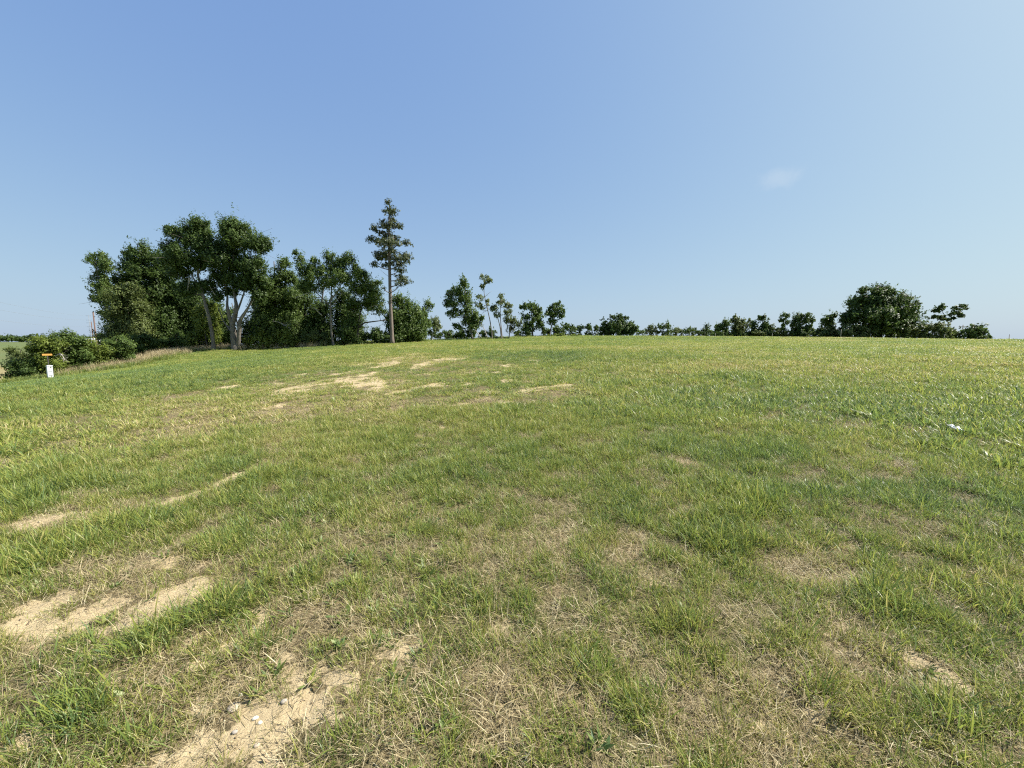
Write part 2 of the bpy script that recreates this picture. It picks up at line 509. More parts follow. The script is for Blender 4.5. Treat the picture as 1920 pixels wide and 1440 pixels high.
# ------------------------------------------------------------------ grass
def grass_material(name, stops, trans=.35, rough=.42, spec=.35):
    m, n, l = mat(name)
    o = n.new('ShaderNodeOutputMaterial')
    tone = attr(n, 'tone', 'INSTANCER').outputs['Fac']
    bt = attr(n, 'bt').outputs['Fac']; h = attr(n, 'h').outputs['Fac']
    v = math_(n, l, 'ADD', tone, math_(n, l, 'MULTIPLY', math_(n, l, 'SUBTRACT', bt, .5), .62), True)
    r = ramp(n, stops)
    l.new(v, r.inputs['Fac'])
    # paler sheaths at the foot of each blade
    foot = n.new('ShaderNodeMapRange'); l.new(h, foot.inputs['Value'])
    foot.inputs['From Min'].default_value = 0; foot.inputs['From Max'].default_value = .3
    foot.inputs['To Min'].default_value = .5; foot.inputs['To Max'].default_value = 0
    c = mixc(n, l, foot.outputs[0], r.outputs[0], (.24, .21, .09))
    b = n.new('ShaderNodeBsdfPrincipled')
    l.new(c, b.inputs['Base Color'])
    b.inputs['Roughness'].default_value = rough
    b.inputs['Specular IOR Level'].default_value = spec
    t = n.new('ShaderNodeBsdfTranslucent'); l.new(c, t.inputs['Color'])
    mx = n.new('ShaderNodeMixShader'); mx.inputs[0].default_value = trans
    l.new(b.outputs[0], mx.inputs[1]); l.new(t.outputs[0], mx.inputs[2])
    l.new(mx.outputs[0], o.inputs[0])
    return m

GREEN = grass_material('green_grass', [(0, (.118, .185, .072)), (.22, (.158, .230, .064)), (.45, (.232, .292, .060)), (.66, (.32, .344, .070)), (.82, (.42, .38, .13)), (1, (.56, .46, .25))], .47)
STRAW = grass_material('dry_straw', [(0, (.17, .135, .07)), (.35, (.33, .265, .145)), (.7, (.49, .41, .24)), (1, (.66, .58, .38))], .2, .6, .2)

def tuft(name, rng, nb, R, L, W, lean, curve, m, lift=0.0, seg=3, heads=0.0):
    V = []; Fc = []; BT = []; H = []
    for k in range(nb):
        a = rng.random() * 2 * math.pi; rr = R * math.sqrt(rng.random())
        p = np.array([rr * math.cos(a), rr * math.sin(a), lift * rng.random()])
        d = rng.random() * 2 * math.pi if rng.random() < .5 else a + rng.normal() * .6
        th = rng.uniform(*lean); cv = rng.uniform(*curve)
        ln = rng.uniform(*L); w = rng.uniform(*W)
        tw = rng.normal() * .5
        bt = rng.random()
        b = len(V)
        hd = np.array([math.cos(d), math.sin(d), 0])
        sd = np.array([-math.sin(d + tw), math.cos(d + tw), 0])
        for s in range(seg + 1):
            f = s / seg
            ww = w * (1 - f) ** .7 * (.75 + .5 * math.sin(min(1, f * 2) * math.pi / 2)) / 1.1
            if s < seg:
                V.append(p - sd * ww / 2); V.append(p + sd * ww / 2); BT += [bt, bt]; H += [f, f]
            else:
                V.append(p.copy()); BT.append(bt); H.append(1)
            t2 = th + cv * f
            p = p + (hd * math.sin(t2) + np.array([0, 0, math.cos(t2)])) * ln / seg
            p[2] = max(p[2], .003)
        for s in range(seg - 1):
            q = b + 2 * s
            Fc.append((q, q + 1, q + 3)); Fc.append((q, q + 3, q + 2))
        q = b + 2 * (seg - 1)
        Fc.append((q, q + 1, q + 2))
    o = new_obj(name, np.array(V), np.array(Fc), m, attrs={'bt': BT, 'h': H})
    COL.objects.unlink(o)
    return o

def scatter(name, label, cat, pts, rot, scl, idx, tone, sources, m):
    me = bpy.data.meshes.new(name)
    n = len(pts)
    me.vertices.add(n); me.vertices.foreach_set('co', np.asarray(pts, np.float32).ravel())
    for an, ty, dat, key in (('rot', 'FLOAT_VECTOR', rot, 'vector'), ('scl', 'FLOAT_VECTOR', scl, 'vector'), ('idx', 'INT', idx, 'value'), ('tone', 'FLOAT', tone, 'value')):
        a = me.attributes.new(an, ty, 'POINT')
        a.data.foreach_set(key, np.ascontiguousarray(np.asarray(dat, np.int32 if ty == 'INT' else np.float32)).ravel())
    me.materials.append(m)
    o = bpy.data.objects.new(name, me)
    COL.objects.link(o)
    g = bpy.data.node_groups.new(name + '_scatter', 'GeometryNodeTree')
    g.interface.new_socket('Geometry', in_out='INPUT', socket_type='NodeSocketGeometry')
    g.interface.new_socket('Geometry', in_out='OUTPUT', socket_type='NodeSocketGeometry')
    N, Lk = g.nodes, g.links
    gi = N.new('NodeGroupInput'); go = N.new('NodeGroupOutput')
    gti = N.new('GeometryNodeGeometryToInstance')
    for s in reversed(sources):      # links to a multi-input are stacked last first
        oi = N.new('GeometryNodeObjectInfo'); oi.inputs['Object'].default_value = s
        Lk.new(oi.outputs['Geometry'], gti.inputs[0])
    iop = N.new('GeometryNodeInstanceOnPoints')
    Lk.new(gi.outputs[0], iop.inputs['Points']); Lk.new(gti.outputs[0], iop.inputs['Instance'])
    iop.inputs['Pick Instance'].default_value = True
    def na(nm, ty):
        q = N.new('GeometryNodeInputNamedAttribute'); q.data_type = ty; q.inputs['Name'].default_value = nm
        return q.outputs['Attribute']
    Lk.new(na('idx', 'INT'), iop.inputs['Instance Index'])
    e2r = N.new('FunctionNodeEulerToRotation'); Lk.new(na('rot', 'FLOAT_VECTOR'), e2r.inputs[0])
    Lk.new(e2r.outputs[0], iop.inputs['Rotation'])
    Lk.new(na('scl', 'FLOAT_VECTOR'), iop.inputs['Scale'])
    Lk.new(iop.outputs[0], go.inputs[0])
    md = o.modifiers.new('scatter', 'NODES'); md.node_group = g
    tag(o, label, cat, kind='stuff')
    return o

rng = np.random.default_rng(7)
FINE = [tuft('grass_tuft', rng, 13, .06, (.045, .12), (.0034, .0064), (.05, .8), (.3, 1.6), GREEN) for _ in range(8)]
BROAD = [tuft('grass_tuft', rng, 9, .05, (.10, .24), (.006, .0105), (.1, .6), (.5, 1.7), GREEN, seg=4) for _ in range(6)]
MATS = [tuft('straw_mat', rng, 28, .10, (.03, .10), (.0018, .0036), (.7, 1.6), (-.2, .8), STRAW, lift=.02) for _ in range(6)]
MID = [tuft('grass_tuft', rng, 22, .17, (.07, .19), (.009, .017), (.1, .9), (.4, 1.8), GREEN) for _ in range(6)]
MIDS = [tuft('straw_mat', rng, 30, .17, (.06, .15), (.005, .008), (.9, 1.6), (-.1, .5), STRAW, lift=.03) for _ in range(4)]
FAR = [tuft('grass_tuft', rng, 40, .44, (.10, .24), (.016, .032), (.1, .9), (.4, 1.6), GREEN) for _ in range(6)]
WEED = [tuft('broadleaf_weed', rng, 10, .03, (.035, .08), (.014, .026), (.6, 1.35), (.0, .5), GREEN) for _ in range(3)]
TALL = [tuft('tall_grass', rng, 30, .30, (.45, .95), (.010, .022), (.0, .35), (.1, .8), STRAW, seg=4) for _ in range(5)]
TALLG = [tuft('tall_grass', rng, 34, .30, (.25, .6), (.012, .024), (.05, .5), (.3, 1.2), GREEN, seg=4) for _ in range(5)]

def sample(n, r0, r1, azmax=64, pw=2.0, azmin=None):
    a = np.radians(rng.uniform(-azmax if azmin is None else azmin, azmax, n))
    u = rng.random(n)
    if pw == 0:
        r = r0 * (r1 / r0) ** u
    else:
        r = (r0 ** pw + u * (r1 ** pw - r0 ** pw)) ** (1 / pw)
    return r * np.sin(a), r * np.cos(a)

def rots(n, tilt=.12):
    return np.stack([rng.normal(0, tilt, n), rng.normal(0, tilt, n), rng.uniform(0, 6.283, n)], -1)

def tone_field(x, y, dry, lush):
    big = fbm(x * .13 + 5, y * .13, 55, 3)
    mid = fbm(x * .9, y * .9, 57, 3)
    t = .47 + (big - .5) * .6 + (mid - .5) * .40 + dry * .20 - lush * .07
    az = np.degrees(np.arctan2(x, y)); r = np.hypot(x, y)
    t = t - .05 * sstep(25, 50, r) + .05 * sstep(5, 35, az) * sstep(8, 20, r) - .10 * sstep(-15, -45, az) * sstep(6, 16, r)
    return t

BANK_LINE = [tuple(ground_at(*p)) for p in ((-200, 726), (0, 715), (130, 700), (260, 684), (330, 668), (400, 657.5))]
def bank_d(x, y):
    """signed metres beyond the mown field's left edge"""
    best = np.full_like(x, 1e9); sg = np.zeros_like(x)
    for (ax, ay), (bx, by) in zip(BANK_LINE[:-1], BANK_LINE[1:]):
        l2 = (bx - ax) ** 2 + (by - ay) ** 2
        t = np.clip(((x - ax) * (bx - ax) + (y - ay) * (by - ay)) / l2, 0, 1)
        d = np.hypot(x - ax - t * (bx - ax), y - ay - t * (by - ay))
        c = (bx - ax) * (y - ay) - (by - ay) * (x - ax)
        upd = d < best
        best = np.where(upd, d, best); sg = np.where(upd, np.sign(c), sg)
    return best * sg

NF = len(FINE)
# near: fine tufts and broad tufts
def near_grass():
    P_, R_, S_, I_, T_ = [], [], [], [], []
    x, y = sample(90000, .75, 8.0, 66)
    bare, dry, lush = fields(x, y)
    clump = .5 * fbm(x * 5.5, y * 5.5, 77, 3) + .5 * fbm(x * 12, y * 12, 78, 2)
    prob = np.clip(1.05 - 1.05 * bare, .15, 1) * (1 - .15 * dry) * (.24 + .95 * sstep(.36, .60, clump)) * (1 + lush) * .9
    k = rng.random(len(x)) < prob
    x, y, bare, dry, lush, clump = [q[k] for q in (x, y, bare, dry, lush, clump)]
    n = len(x)
    s = rng.uniform(.55, 1.2, n) * (.68 + .62 * sstep(.42, .68, clump)) * (1 - .2 * dry) * (1 - .25 * bare) * (1 + .42 * lush) * (.85 + .2 * sstep(2, 6, np.hypot(x, y)))
    P_.append(np.stack([x, y, terrain(x, y) - .004], -1)); R_.append(rots(n)); S_.append(np.stack([s, s, s * rng.uniform(.8, 1.25, n)], -1))
    I_.append(rng.integers(0, NF, n)); T_.append(tone_field(x, y, dry, lush) + rng.normal(0, .09, n))
    x, y = sample(16000, .8, 9.0, 66)
    bare, dry, lush = fields(x, y)
    k = rng.random(len(x)) < (.09 + .30 * lush + .18 * sstep(.5, .7, fbm(x * 1.1, y * 1.1, 79, 3))) * (1 - .8 * bare) * (1 - .4 * dry)
    x, y, bare, dry, lush = [q[k] for q in (x, y, bare, dry, lush)]
    n = len(x)
    s = rng.uniform(.4, .95, n) * (.65 + .4 * lush)
    P_.append(np.stack([x, y, terrain(x, y) - .005], -1)); R_.append(rots(n)); S_.append(np.stack([s, s, s], -1))
    I_.append(NF + rng.integers(0, len(BROAD), n)); T_.append(tone_field(x, y, dry, lush) - .10 + rng.normal(0, .08, n))
    x, y = sample(5200, .9, 9.0, 66)
    bare, dry, lush = fields(x, y)
    k = rng.random(len(x)) < sstep(.45, .7, fbm(x * .9, y * .9, 89, 3)) * (1 - .7 * bare)
    x, y = x[k], y[k]; n = len(x)
    s = rng.uniform(.5, 1.1, n)
    P_.append(np.stack([x, y, terrain(x, y) + .004], -1)); R_.append(rots(n)); S_.append(np.stack([s, s, s], -1))
    I_.append(NF + len(BROAD) + rng.integers(0, len(WEED), n)); T_.append(.22 + rng.normal(0, .1, n))
    scatter('meadow_grass', 'short green grass with broad blades across the near field', 'grass', np.concatenate(P_), np.concatenate(R_), np.concatenate(S_), np.concatenate(I_), np.concatenate(T_), FINE + BROAD + WEED, GREEN)

def near_straw():
    x, y = sample(36000, .75, 9.0, 66)
    bare, dry, lush = fields(x, y)
    gap = 1 - sstep(.36, .6, .5 * fbm(x * 5.5, y * 5.5, 77, 3) + .5 * fbm(x * 12, y * 12, 78, 2))
    k = rng.random(len(x)) < (.15 + .62 * dry + .28 * gap) * np.clip(1.1 - bare, .22, 1)
    x, y, bare, dry = x[k], y[k], bare[k], dry[k]
    n = len(x)
    s = rng.uniform(.7, 1.25, n)
    z = terrain(x, y) - .002
    x2, y2 = sample(15000, 9.0, 34, 64)
    b2, d2, l2 = fields(x2, y2)
    k = rng.random(len(x2)) < (.05 + .65 * d2) * (1 - .8 * b2)
    x2, y2 = x2[k], y2[k]
    m = len(x2)
    s2 = rng.uniform(.7, 1.2, m)
    sA = np.concatenate([s, s2])
    pts = np.stack([np.concatenate([x, x2]), np.concatenate([y, y2]), np.concatenate([z, terrain(x2, y2)])], -1)
    idx = np.concatenate([rng.integers(0, len(MATS), n), len(MATS) + rng.integers(0, len(MIDS), m)])
    tone = np.concatenate([.42 + .22 * rng.normal(0, 1, n) , .5 + .2 * rng.normal(0, 1, m)])
    scatter('dry_grass_litter', 'flattened dry straw lying between the green grass', 'dry grass', pts, rots(n + m, .06), np.stack([sA, sA, sA], -1), idx, tone, MATS + MIDS, STRAW)

def mid_far_grass():
    P_, S_, I_, T_ = [], [], [], []
    x, y = sample(92000, 7.0, 28, 64)
    bare, dry, lush = fields(x, y)
    clump = .5 * fbm(x * 3, y * 3, 83, 3) + .5 * fbm(x * 7, y * 7, 84, 2)
    k = rng.random(len(x)) < np.clip(1.02 - .9 * bare, .2, 1) * (1 - .25 * dry) * (.32 + .9 * sstep(.36, .6, clump)) * (bank_d(x, y) < .3)
    x, y, dry, lush, clump = x[k], y[k], dry[k], lush[k], clump[k]
    n = len(x)
    s = rng.uniform(.65, 1.25, n) * (.7 + .6 * sstep(.42, .68, clump)) * (1 - .25 * dry) * (1 + .30 * lush)
    low = emask([(a_, b_ - .5, c_ * 1.2 + .3, d_ + .7) for a_, b_, c_, d_ in BARE], x, y, 1.3, .3, 0)
    P_.append(np.stack([x, y, terrain(x, y) - .01], -1)); S_.append(np.stack([s, s, s * (1 - .5 * np.maximum(low, emask(THIN, x, y, 1.1, .3, 9)))], -1)); I_.append(rng.integers(0, len(MID), n))
    T_.append(tone_field(x, y, dry, lush) + rng.normal(0, .10, n))
    x, y = sample(150000, 26, 118, 62, 1.1)
    bare, dry, lush = fields(x, y)
    k = rng.random(len(x)) < (1 - .9 * bare) * (bank_d(x, y) < .3)
    x, y, dry, lush = x[k], y[k], dry[k], lush[k]
    n = len(x)
    s = rng.uniform(.7, 1.2, n) * (.9 + .3 * sstep(50, 90, np.hypot(x, y)))
    P_.append(np.stack([x, y, terrain(x, y) - .02], -1)); S_.append(np.stack([s, s, s * .62 * (1 + .4 * lush)], -1)); I_.append(len(MID) + rng.integers(0, len(FAR), n))
    T_.append(tone_field(x, y, dry, lush) + rng.normal(0, .09, n))
    p = np.concatenate(P_)
    scatter('field_grass', 'mown green grass covering the rise towards the trees', 'grass', p, rots(len(p), .1), np.concatenate(S_), np.concatenate(I_), np.concatenate(T_), MID + FAR, GREEN)

near_grass()
near_straw()
mid_far_grass()

# tall uncut grass along the left bank and at the foot of the trees
def tall_grass():
    def along(pts, n, w):
        pts = np.array(pts); seg = np.linalg.norm(np.diff(pts, axis=0), axis=1)
        c = np.concatenate([[0], np.cumsum(seg)]) / seg.sum()
        u = rng.random(n)
        return np.interp(u, c, pts[:, 0]) + rng.normal(0, w, n), np.interp(u, c, pts[:, 1]) + rng.normal(0, w, n)
    def Wd(px, Y): return ((px - 960) / F * Y / (CP), Y)
    A = [along([P(140, 700, 33.5)[:2], P(240, 680, 37.5)[:2], P(330, 660, 44)[:2]], 620, .9),
         along([P(300, 665, 45)[:2], P(400, 657, 47.5)[:2], P(480, 655, 48.5)[:2], P(600, 648, 49.5)[:2]], 500, .7)]
    x = np.concatenate([a[0] for a in A]); y = np.concatenate([a[1] for a in A])
    n = len(x); s = rng.uniform(.6, 1.1, n)
    scatter('tall_dry_grass', 'tall tan seeding grass along the bank below the wood', 'dry grass', np.stack([x, y, terrain(x, y) - .03], -1), rots(n, .1), np.stack([s, s, s], -1), rng.integers(0, len(TALL), n), .5 + rng.normal(0, .2, n), TALL, STRAW)
    A = [along([P(-120, 725, 29)[:2], P(0, 716, 30)[:2], P(130, 703, 32.5)[:2], P(260, 688, 37)[:2], P(330, 668, 43)[:2]], 1500, .7),
         along([P(340, 660, 46)[:2], P(480, 655, 48.5)[:2], P(620, 648, 50)[:2], P(735, 643, 53)[:2], P(800, 640, 58)[:2]], 700, .8),
         along([P(800, 637, 68)[:2], P(890, 635, 71)[:2], P(1000, 630, 90)[:2], P(1160, 628, 94)[:2], P(1400, 630, 93)[:2], P(1650, 633, 88)[:2], P(1920, 643, 74)[:2]], 2800, 1.3)]
    x = np.concatenate([a[0] for a in A]); y = np.concatenate([a[1] for a in A])
    n = len(x); s = rng.uniform(.4, 1.25, n)
    scatter('tall_green_grass', 'longer green grass and weeds along the field edge', 'grass', np.stack([x, y, terrain(x, y) - .03], -1), rots(n, .12), np.stack([s, s, s * .9], -1), rng.integers(0, len(TALLG), n), .42 + rng.normal(0, .14, n), TALLG, GREEN)
tall_grass()

# ------------------------------------------------------------------ trees
def leaf_material(name, dark, lightc, trans=.45):
    m, n, l = mat(name)
    o = n.new('ShaderNodeOutputMaterial')
    lv = attr(n, 'lv').outputs['Fac']
    c = mixc(n, l, lv, dark, lightc)
    b = n.new('ShaderNodeBsdfPrincipled'); l.new(c, b.inputs['Base Color'])
    b.inputs['Roughness'].default_value = .5; b.inputs['Specular IOR Level'].default_value = .3
    t = n.new('ShaderNodeBsdfTranslucent'); l.new(c, t.inputs['Color'])
    mx = n.new('ShaderNodeMixShader'); mx.inputs[0].default_value = trans
    l.new(b.outputs[0], mx.inputs[1]); l.new(t.outputs[0], mx.inputs[2])
    l.new(mx.outputs[0], o.inputs[0])
    return m

LEAF = {
    'dark': leaf_material('dark_leaf', (0.046, 0.081, 0.019), (0.121, 0.182, 0.043)),
    'mid': leaf_material('mid_leaf', (0.065, 0.108, 0.024), (0.162, 0.232, 0.054)),
    'yellow': leaf_material('yellow_green_leaf', (0.105, 0.146, 0.024), (0.236, 0.290, 0.054)),
    'pale': leaf_material('pale_leaf', (0.121, 0.155, 0.061), (0.257, 0.297, 0.128)),
    'pine': leaf_material('pine_needles', (0.062, 0.081, 0.035), (0.142, 0.165, 0.070), .2),
    'olive': leaf_material('olive_leaf', (0.078, 0.108, 0.030), (0.182, 0.223, 0.065)),
}

def bark_material(name, a, b_):
    m, n, l = mat(name)
    b = n.new('ShaderNodeBsdfPrincipled'); o = n.new('ShaderNodeOutputMaterial')
    tc = n.new('ShaderNodeTexCoord'); mp = n.new('ShaderNodeMapping'); mp.inputs['Scale'].default_value = (6, 6, 1.2)
    l.new(tc.outputs['Object'], mp.inputs[0])
    t = noise(n, l, 1.3, 8, .75, mp.outputs[0])
    r = ramp(n, [(.3, a), (.7, b_)]); l.new(t.outputs['Fac'], r.inputs['Fac'])
    l.new(r.outputs[0], b.inputs['Base Color']); b.inputs['Roughness'].default_value = .9
    bp = n.new('ShaderNodeBump'); bp.inputs['Strength'].default_value = .8; bp.inputs['Distance'].default_value = .05
    l.new(t.outputs['Fac'], bp.inputs['Height']); l.new(bp.outputs[0], b.inputs['Normal'])
    l.new(b.outputs[0], o.inputs[0])
    return m
BARK = {'grey': bark_material('grey_bark', (.050, .043, .034), (.22, .195, .16)), 'dark': bark_material('dark_bark', (.05, .04, .03), (.15, .125, .10)),
        'pine': bark_material('pine_bark', (.085, .066, .052), (.21, .17, .14)), 'dead': bark_material('dead_wood', (.22, .19, .16), (.48, .44, .38))}

def leaves(blobs, rg, size, lai=3.0, up=.55, spray=.9, shell=.5, per=12, jit=.12, min_z=None, sub=True):
    """blobs: (centre xyz, radii xyz) -> rhombic leaves on short twigs; every blob breaks into smaller clumps"""
    Cs = []; Ns = []; Vs = []
    la = size * size * .26
    for c, rad in blobs:
        c = np.array(c); rad = np.array(rad)
        area = math.pi * rad[0] * rad[2]
        nl = max(30, int(area * lai / la))
        m = int(np.clip(4 + 2.2 * float(rad.mean()) , 4, 12)) if sub else 1
        sd = rg.normal(size=(m, 3)); sd /= np.linalg.norm(sd, axis=1, keepdims=True)
        sc = c + sd * rad * rg.uniform(.25, .68, m)[:, None]
        sr = rg.uniform(.38, .66, m) if size < .2 else rg.uniform(.46, .74, m)
        sv = rg.normal(0, .16, m)
        if not sub:
            sc = c[None]; sr = np.array([1.0]); sv = np.zeros(1)
        w = sr ** 2; w /= w.sum()
        for j in range(m):
            ns = max(2, int(nl * w[j] / per))
            d = rg.normal(size=(ns, 3)); d /= np.linalg.norm(d, axis=1, keepdims=True)
            rr = rg.random(ns) ** shell * (1 + .14 * rg.normal(size=ns))
            st_ = 1.0 + (.45 if sd[j, 2] > .25 and sub else 0.0)
            p0 = sc[j] + d * rad * sr[j] * rr[:, None] * np.array([1 / st_ ** .5, 1 / st_ ** .5, st_])
            out = (sc[j] - c) / rad * .5 + d
            dirv = out * (1 - up) * .8 + np.array([0, 0, 1]) * up + rg.normal(0, .25, (ns, 3))
            dirv /= np.linalg.norm(dirv, axis=1, keepdims=True)
            Ls = spray * rg.uniform(.35, 1.1, ns) * min(1.0, .40 * float(rad.min()) + .2)
            Ls = Ls * np.where(rg.random(ns) < .12, 1.55, 1.0)
            t = rg.random((ns, per))
            q = p0[:, None, :] + dirv[:, None, :] * (t * Ls[:, None])[..., None] + rg.normal(0, jit, (ns, per, 3)) * (1.15 - .8 * t[..., None])
            Cs.append(q.reshape(-1, 3))
            nn = np.repeat(out * .75 + np.array([0, 0, .35]), per, axis=0)
            Ns.append(nn); Vs.append(np.full(len(nn), sv[j]))
    C = np.concatenate(Cs); N = np.concatenate(Ns)
    if min_z is not None:
        C[:, 2] = np.maximum(C[:, 2], min_z + rg.random(len(C)) * .2)
    n = len(C)
    N = N + rg.normal(0, .36, (n, 3)); N /= np.linalg.norm(N, axis=1, keepdims=True)
    a = rg.normal(size=(n, 3)); a -= N * (a * N).sum(1, keepdims=True); a /= np.linalg.norm(a, axis=1, keepdims=True)
    b = np.cross(N, a)
    s = size * rg.uniform(.6, 1.35, n)[:, None]
    V = np.stack([C - a * s * .5, C + b * s * .36 + N * s * .06, C + a * s * .5, C - b * s * .36 + N * s * .06], 1).reshape(-1, 3)
    Fc = np.arange(n * 4).reshape(n, 4)
    lv = np.repeat(np.clip(rg.normal(.45, .18, n) + np.concatenate(Vs), 0, 1), 4)
    return V, Fc, lv

SEED = [100]
def tree(label, Y, base, blobs, stems=None, leaf='mid', bark='dark', name='deciduous_tree', cat='tree', lai=3.0, size=None, limbs=True, up=.6, spray=1.4,
         group=None, dead=(), shell=.5, depth=.9, auto_w=None, sink=.15, trunk_name='trunk', stagger=.45, skirt=None, grow=None):
    """base = photograph column (and optional row) of the foot; blobs in photograph pixels at distance Y"""
    SEED[0] += 1
    rg = np.random.default_rng(SEED[0])
    bx = (P(base, 640, Y))[0]
    g = gz(bx, Y)
    root = thing(name, label, cat, (bx, Y, g), group)
    k = Y / F * 1.01
    W = []
    gs = grow if grow else (1.04 if Y < 60 else 1.02) if stems is None else 1.02
    for (px, py, rx, ry) in blobs:
        rx, ry = rx * gs, ry * (gs if ry > 5 else 1)
        c = P(px, py, Y)
        c[1] += rg.uniform(-1, 1) * stagger * max(rx, ry) * k
        W.append((c, (rx * k, max(rx, ry) * k * depth, ry * k)))
    nmain = len(W)
    if cat != 'weeds':
        for (c, rad) in list(W):                      # smaller boughs breaking the outline of each mass
            for _ in range(3 if rad[0] > 1.0 else 2):
                d = rg.normal(size=3); d[2] = abs(d[2]) * .9; d /= np.linalg.norm(d)
                f = rg.uniform(.26, .46)
                W.append((c + d * np.array(rad) * rg.uniform(.62, .88), tuple(q * f * w for q, w in zip(rad, (rg.uniform(.7, 1.2), 1, rg.uniform(.8, 1.4))))))
    if skirt is None:
        skirt = name == 'shrub' or (stems is None and Y < 58)
    if skirt:
        for (c, rad) in list(W):
            h = c[2] - g
            if h - rad[2] * .5 > .25 and rad[0] > .5 and rg.random() < .8:
                W.append((np.array([c[0] + rg.normal(0, .15) * rad[0], c[1], g + h * .42]), (rad[0] * rg.uniform(.7, 1.1), rad[1], h * rg.uniform(.36, .5))))
    size = size or (.17 if Y < 52 else .20 if Y < 60 else .24 if Y < 80 else .33)
    lai = lai * 1.25
    # stems
    skel = []
    if stems is None:
        cen = np.mean([w[0] for w in W], axis=0)
        topz = max(w[0][2] for w in W)
        wpx = auto_w or 3.0
        mid = np.array([bx + (cen[0] - bx) * .35 + rg.normal(0, .15), Y + rg.normal(0, .1), g + (topz - g) * .45])
        top = np.array([cen[0] + rg.normal(0, .2), Y, topz])
        stems = [([(bx, Y, g - sink), tuple(mid), tuple(top)], wpx, wpx * .3)]
    else:
        st = []
        for i, (pts, w0, w1) in enumerate(stems):
            q = [P(px, py, Y + (0.0 if i == 0 else rg.uniform(-.25, .25))) for px, py in pts]
            if i == 0 or abs(q[0][2] - terrain(q[0][0], q[0][1])[0]) < 1.0:
                q[0][2] = float(terrain(q[0][0], q[0][1])[0]) - sink
            st.append((q, w0, w1))
        stems = st
    mb = MB()
    for i, (q, w0, w1) in enumerate(stems):
        c = spline(q, 5)
        r = np.linspace(w0, w1, len(c)) * k / 2
        if i == 0:
            r[0] *= 1.45; r[1] *= 1.15
        mb.tube(c, r, 11, True, .26, rg)
        skel.append((c, r))
    mb.build(trunk_name, BARK[bark], root, True)
    allc = np.concatenate([s[0] for s in skel]); allr = np.concatenate([s[1] for s in skel])
    if limbs:
        for (c, rad) in W[:nmain]:
            lower = np.where(allc[:, 2] < c[2] - .15 * rad[2])[0]
            if len(lower) == 0: continue
            dd = np.linalg.norm(allc[lower] - c, axis=1) + .0
            j = lower[np.argmin(dd)]
            a = allc[j]
            if np.linalg.norm(a - c) < .5: continue
            lm = MB()
            m1 = a * .5 + c * .5 + np.array([rg.normal(0, .12), rg.normal(0, .12), -.12 * np.linalg.norm(c - a)])
            tip = c + np.array([(c - a)[0] * .25, (c - a)[1] * .25, rad[2] * .45])
            r0 = min(allr[j] * .6, .03 + .035 * np.linalg.norm(c - a))
            lm.tube(spline([a, m1, c, tip], 4), np.linspace(r0, .012, 13), 6, True)
            for _ in range(4):
                e = c + rg.normal(size=3) * np.array(rad) * .55
                s0 = a * .35 + c * .65 if rg.random() < .5 else c
                lm.tube(spline([s0, s0 * .5 + e * .5 + np.array([0, 0, .1]), e], 3), np.linspace(r0 * .4, .008, 7), 5, False)
            lm.build('limb', BARK[bark], root, True)
    for pts, w0, w1 in dead:
        dm = MB()
        q = spline([P(px, py, Y + dy) for px, py, dy in pts], 4)
        dm.tube(q, np.linspace(w0, w1, len(q)) * k / 2, 6, True, .1, rg)
        for _ in range(3):
            i = rg.integers(len(q) // 3, len(q) - 1)
            e = q[i] + (q[-1] - q[0]) * .22 + rg.normal(size=3) * .25
            dm.tube(spline([q[i], e], 2), np.linspace(w1 * k * .5, .006, 3), 5, False)
        d = dm.build('dead_branch', BARK['dead'], root, True)
        d['label'] = 'bare grey dead branch'
    V, Fc, lv = leaves(W, rg, size, lai, up, spray, shell, min_z=g + .05)
    cr = new_obj('crown', V, Fc, LEAF[leaf], root, attrs={'lv': lv})
    return root

WOOD = 'trees of the wood on the left'
# --- the wood on the left, from its left end
tree('leaning pale green tree with a separate top, at the left end of the wood', 50, 216,
     [(177, 492, 19, 15), (202, 502, 12, 12), (181, 522, 11, 15), (187, 545, 19, 15), (203, 566, 24, 18), (210, 594, 24, 22), (214, 622, 22, 16), (196, 536, 10, 12)],
     [(((216, 650), (208, 610), (196, 565), (184, 520), (178, 490)), 5, 1.4)], 'mid', 'grey', group=WOOD, lai=2.6)
tree('broad dark tree with a stepped crown, second from the left in the wood', 53, 262,
     [(273, 482, 19, 18), (247, 500, 22, 14), (291, 492, 24, 20), (262, 523, 32, 20), (300, 520, 28, 22), (236, 540, 22, 18), (285, 552, 36, 24), (300, 585, 36, 26), (258, 590, 34, 26), (265, 622, 36, 20), (240, 480, 7, 6)],
     None, 'dark', 'dark', group=WOOD, auto_w=7)
tree('low lighter olive-green tree in front of the dark left end of the wood', 48.5, 244,
     [(232, 556, 22, 15), (252, 548, 20, 12), (225, 585, 24, 18), (255, 575, 22, 16), (240, 610, 30, 18), (222, 632, 24, 12)], None, 'olive', 'dark', group=WOOD, auto_w=4, lai=2.4)
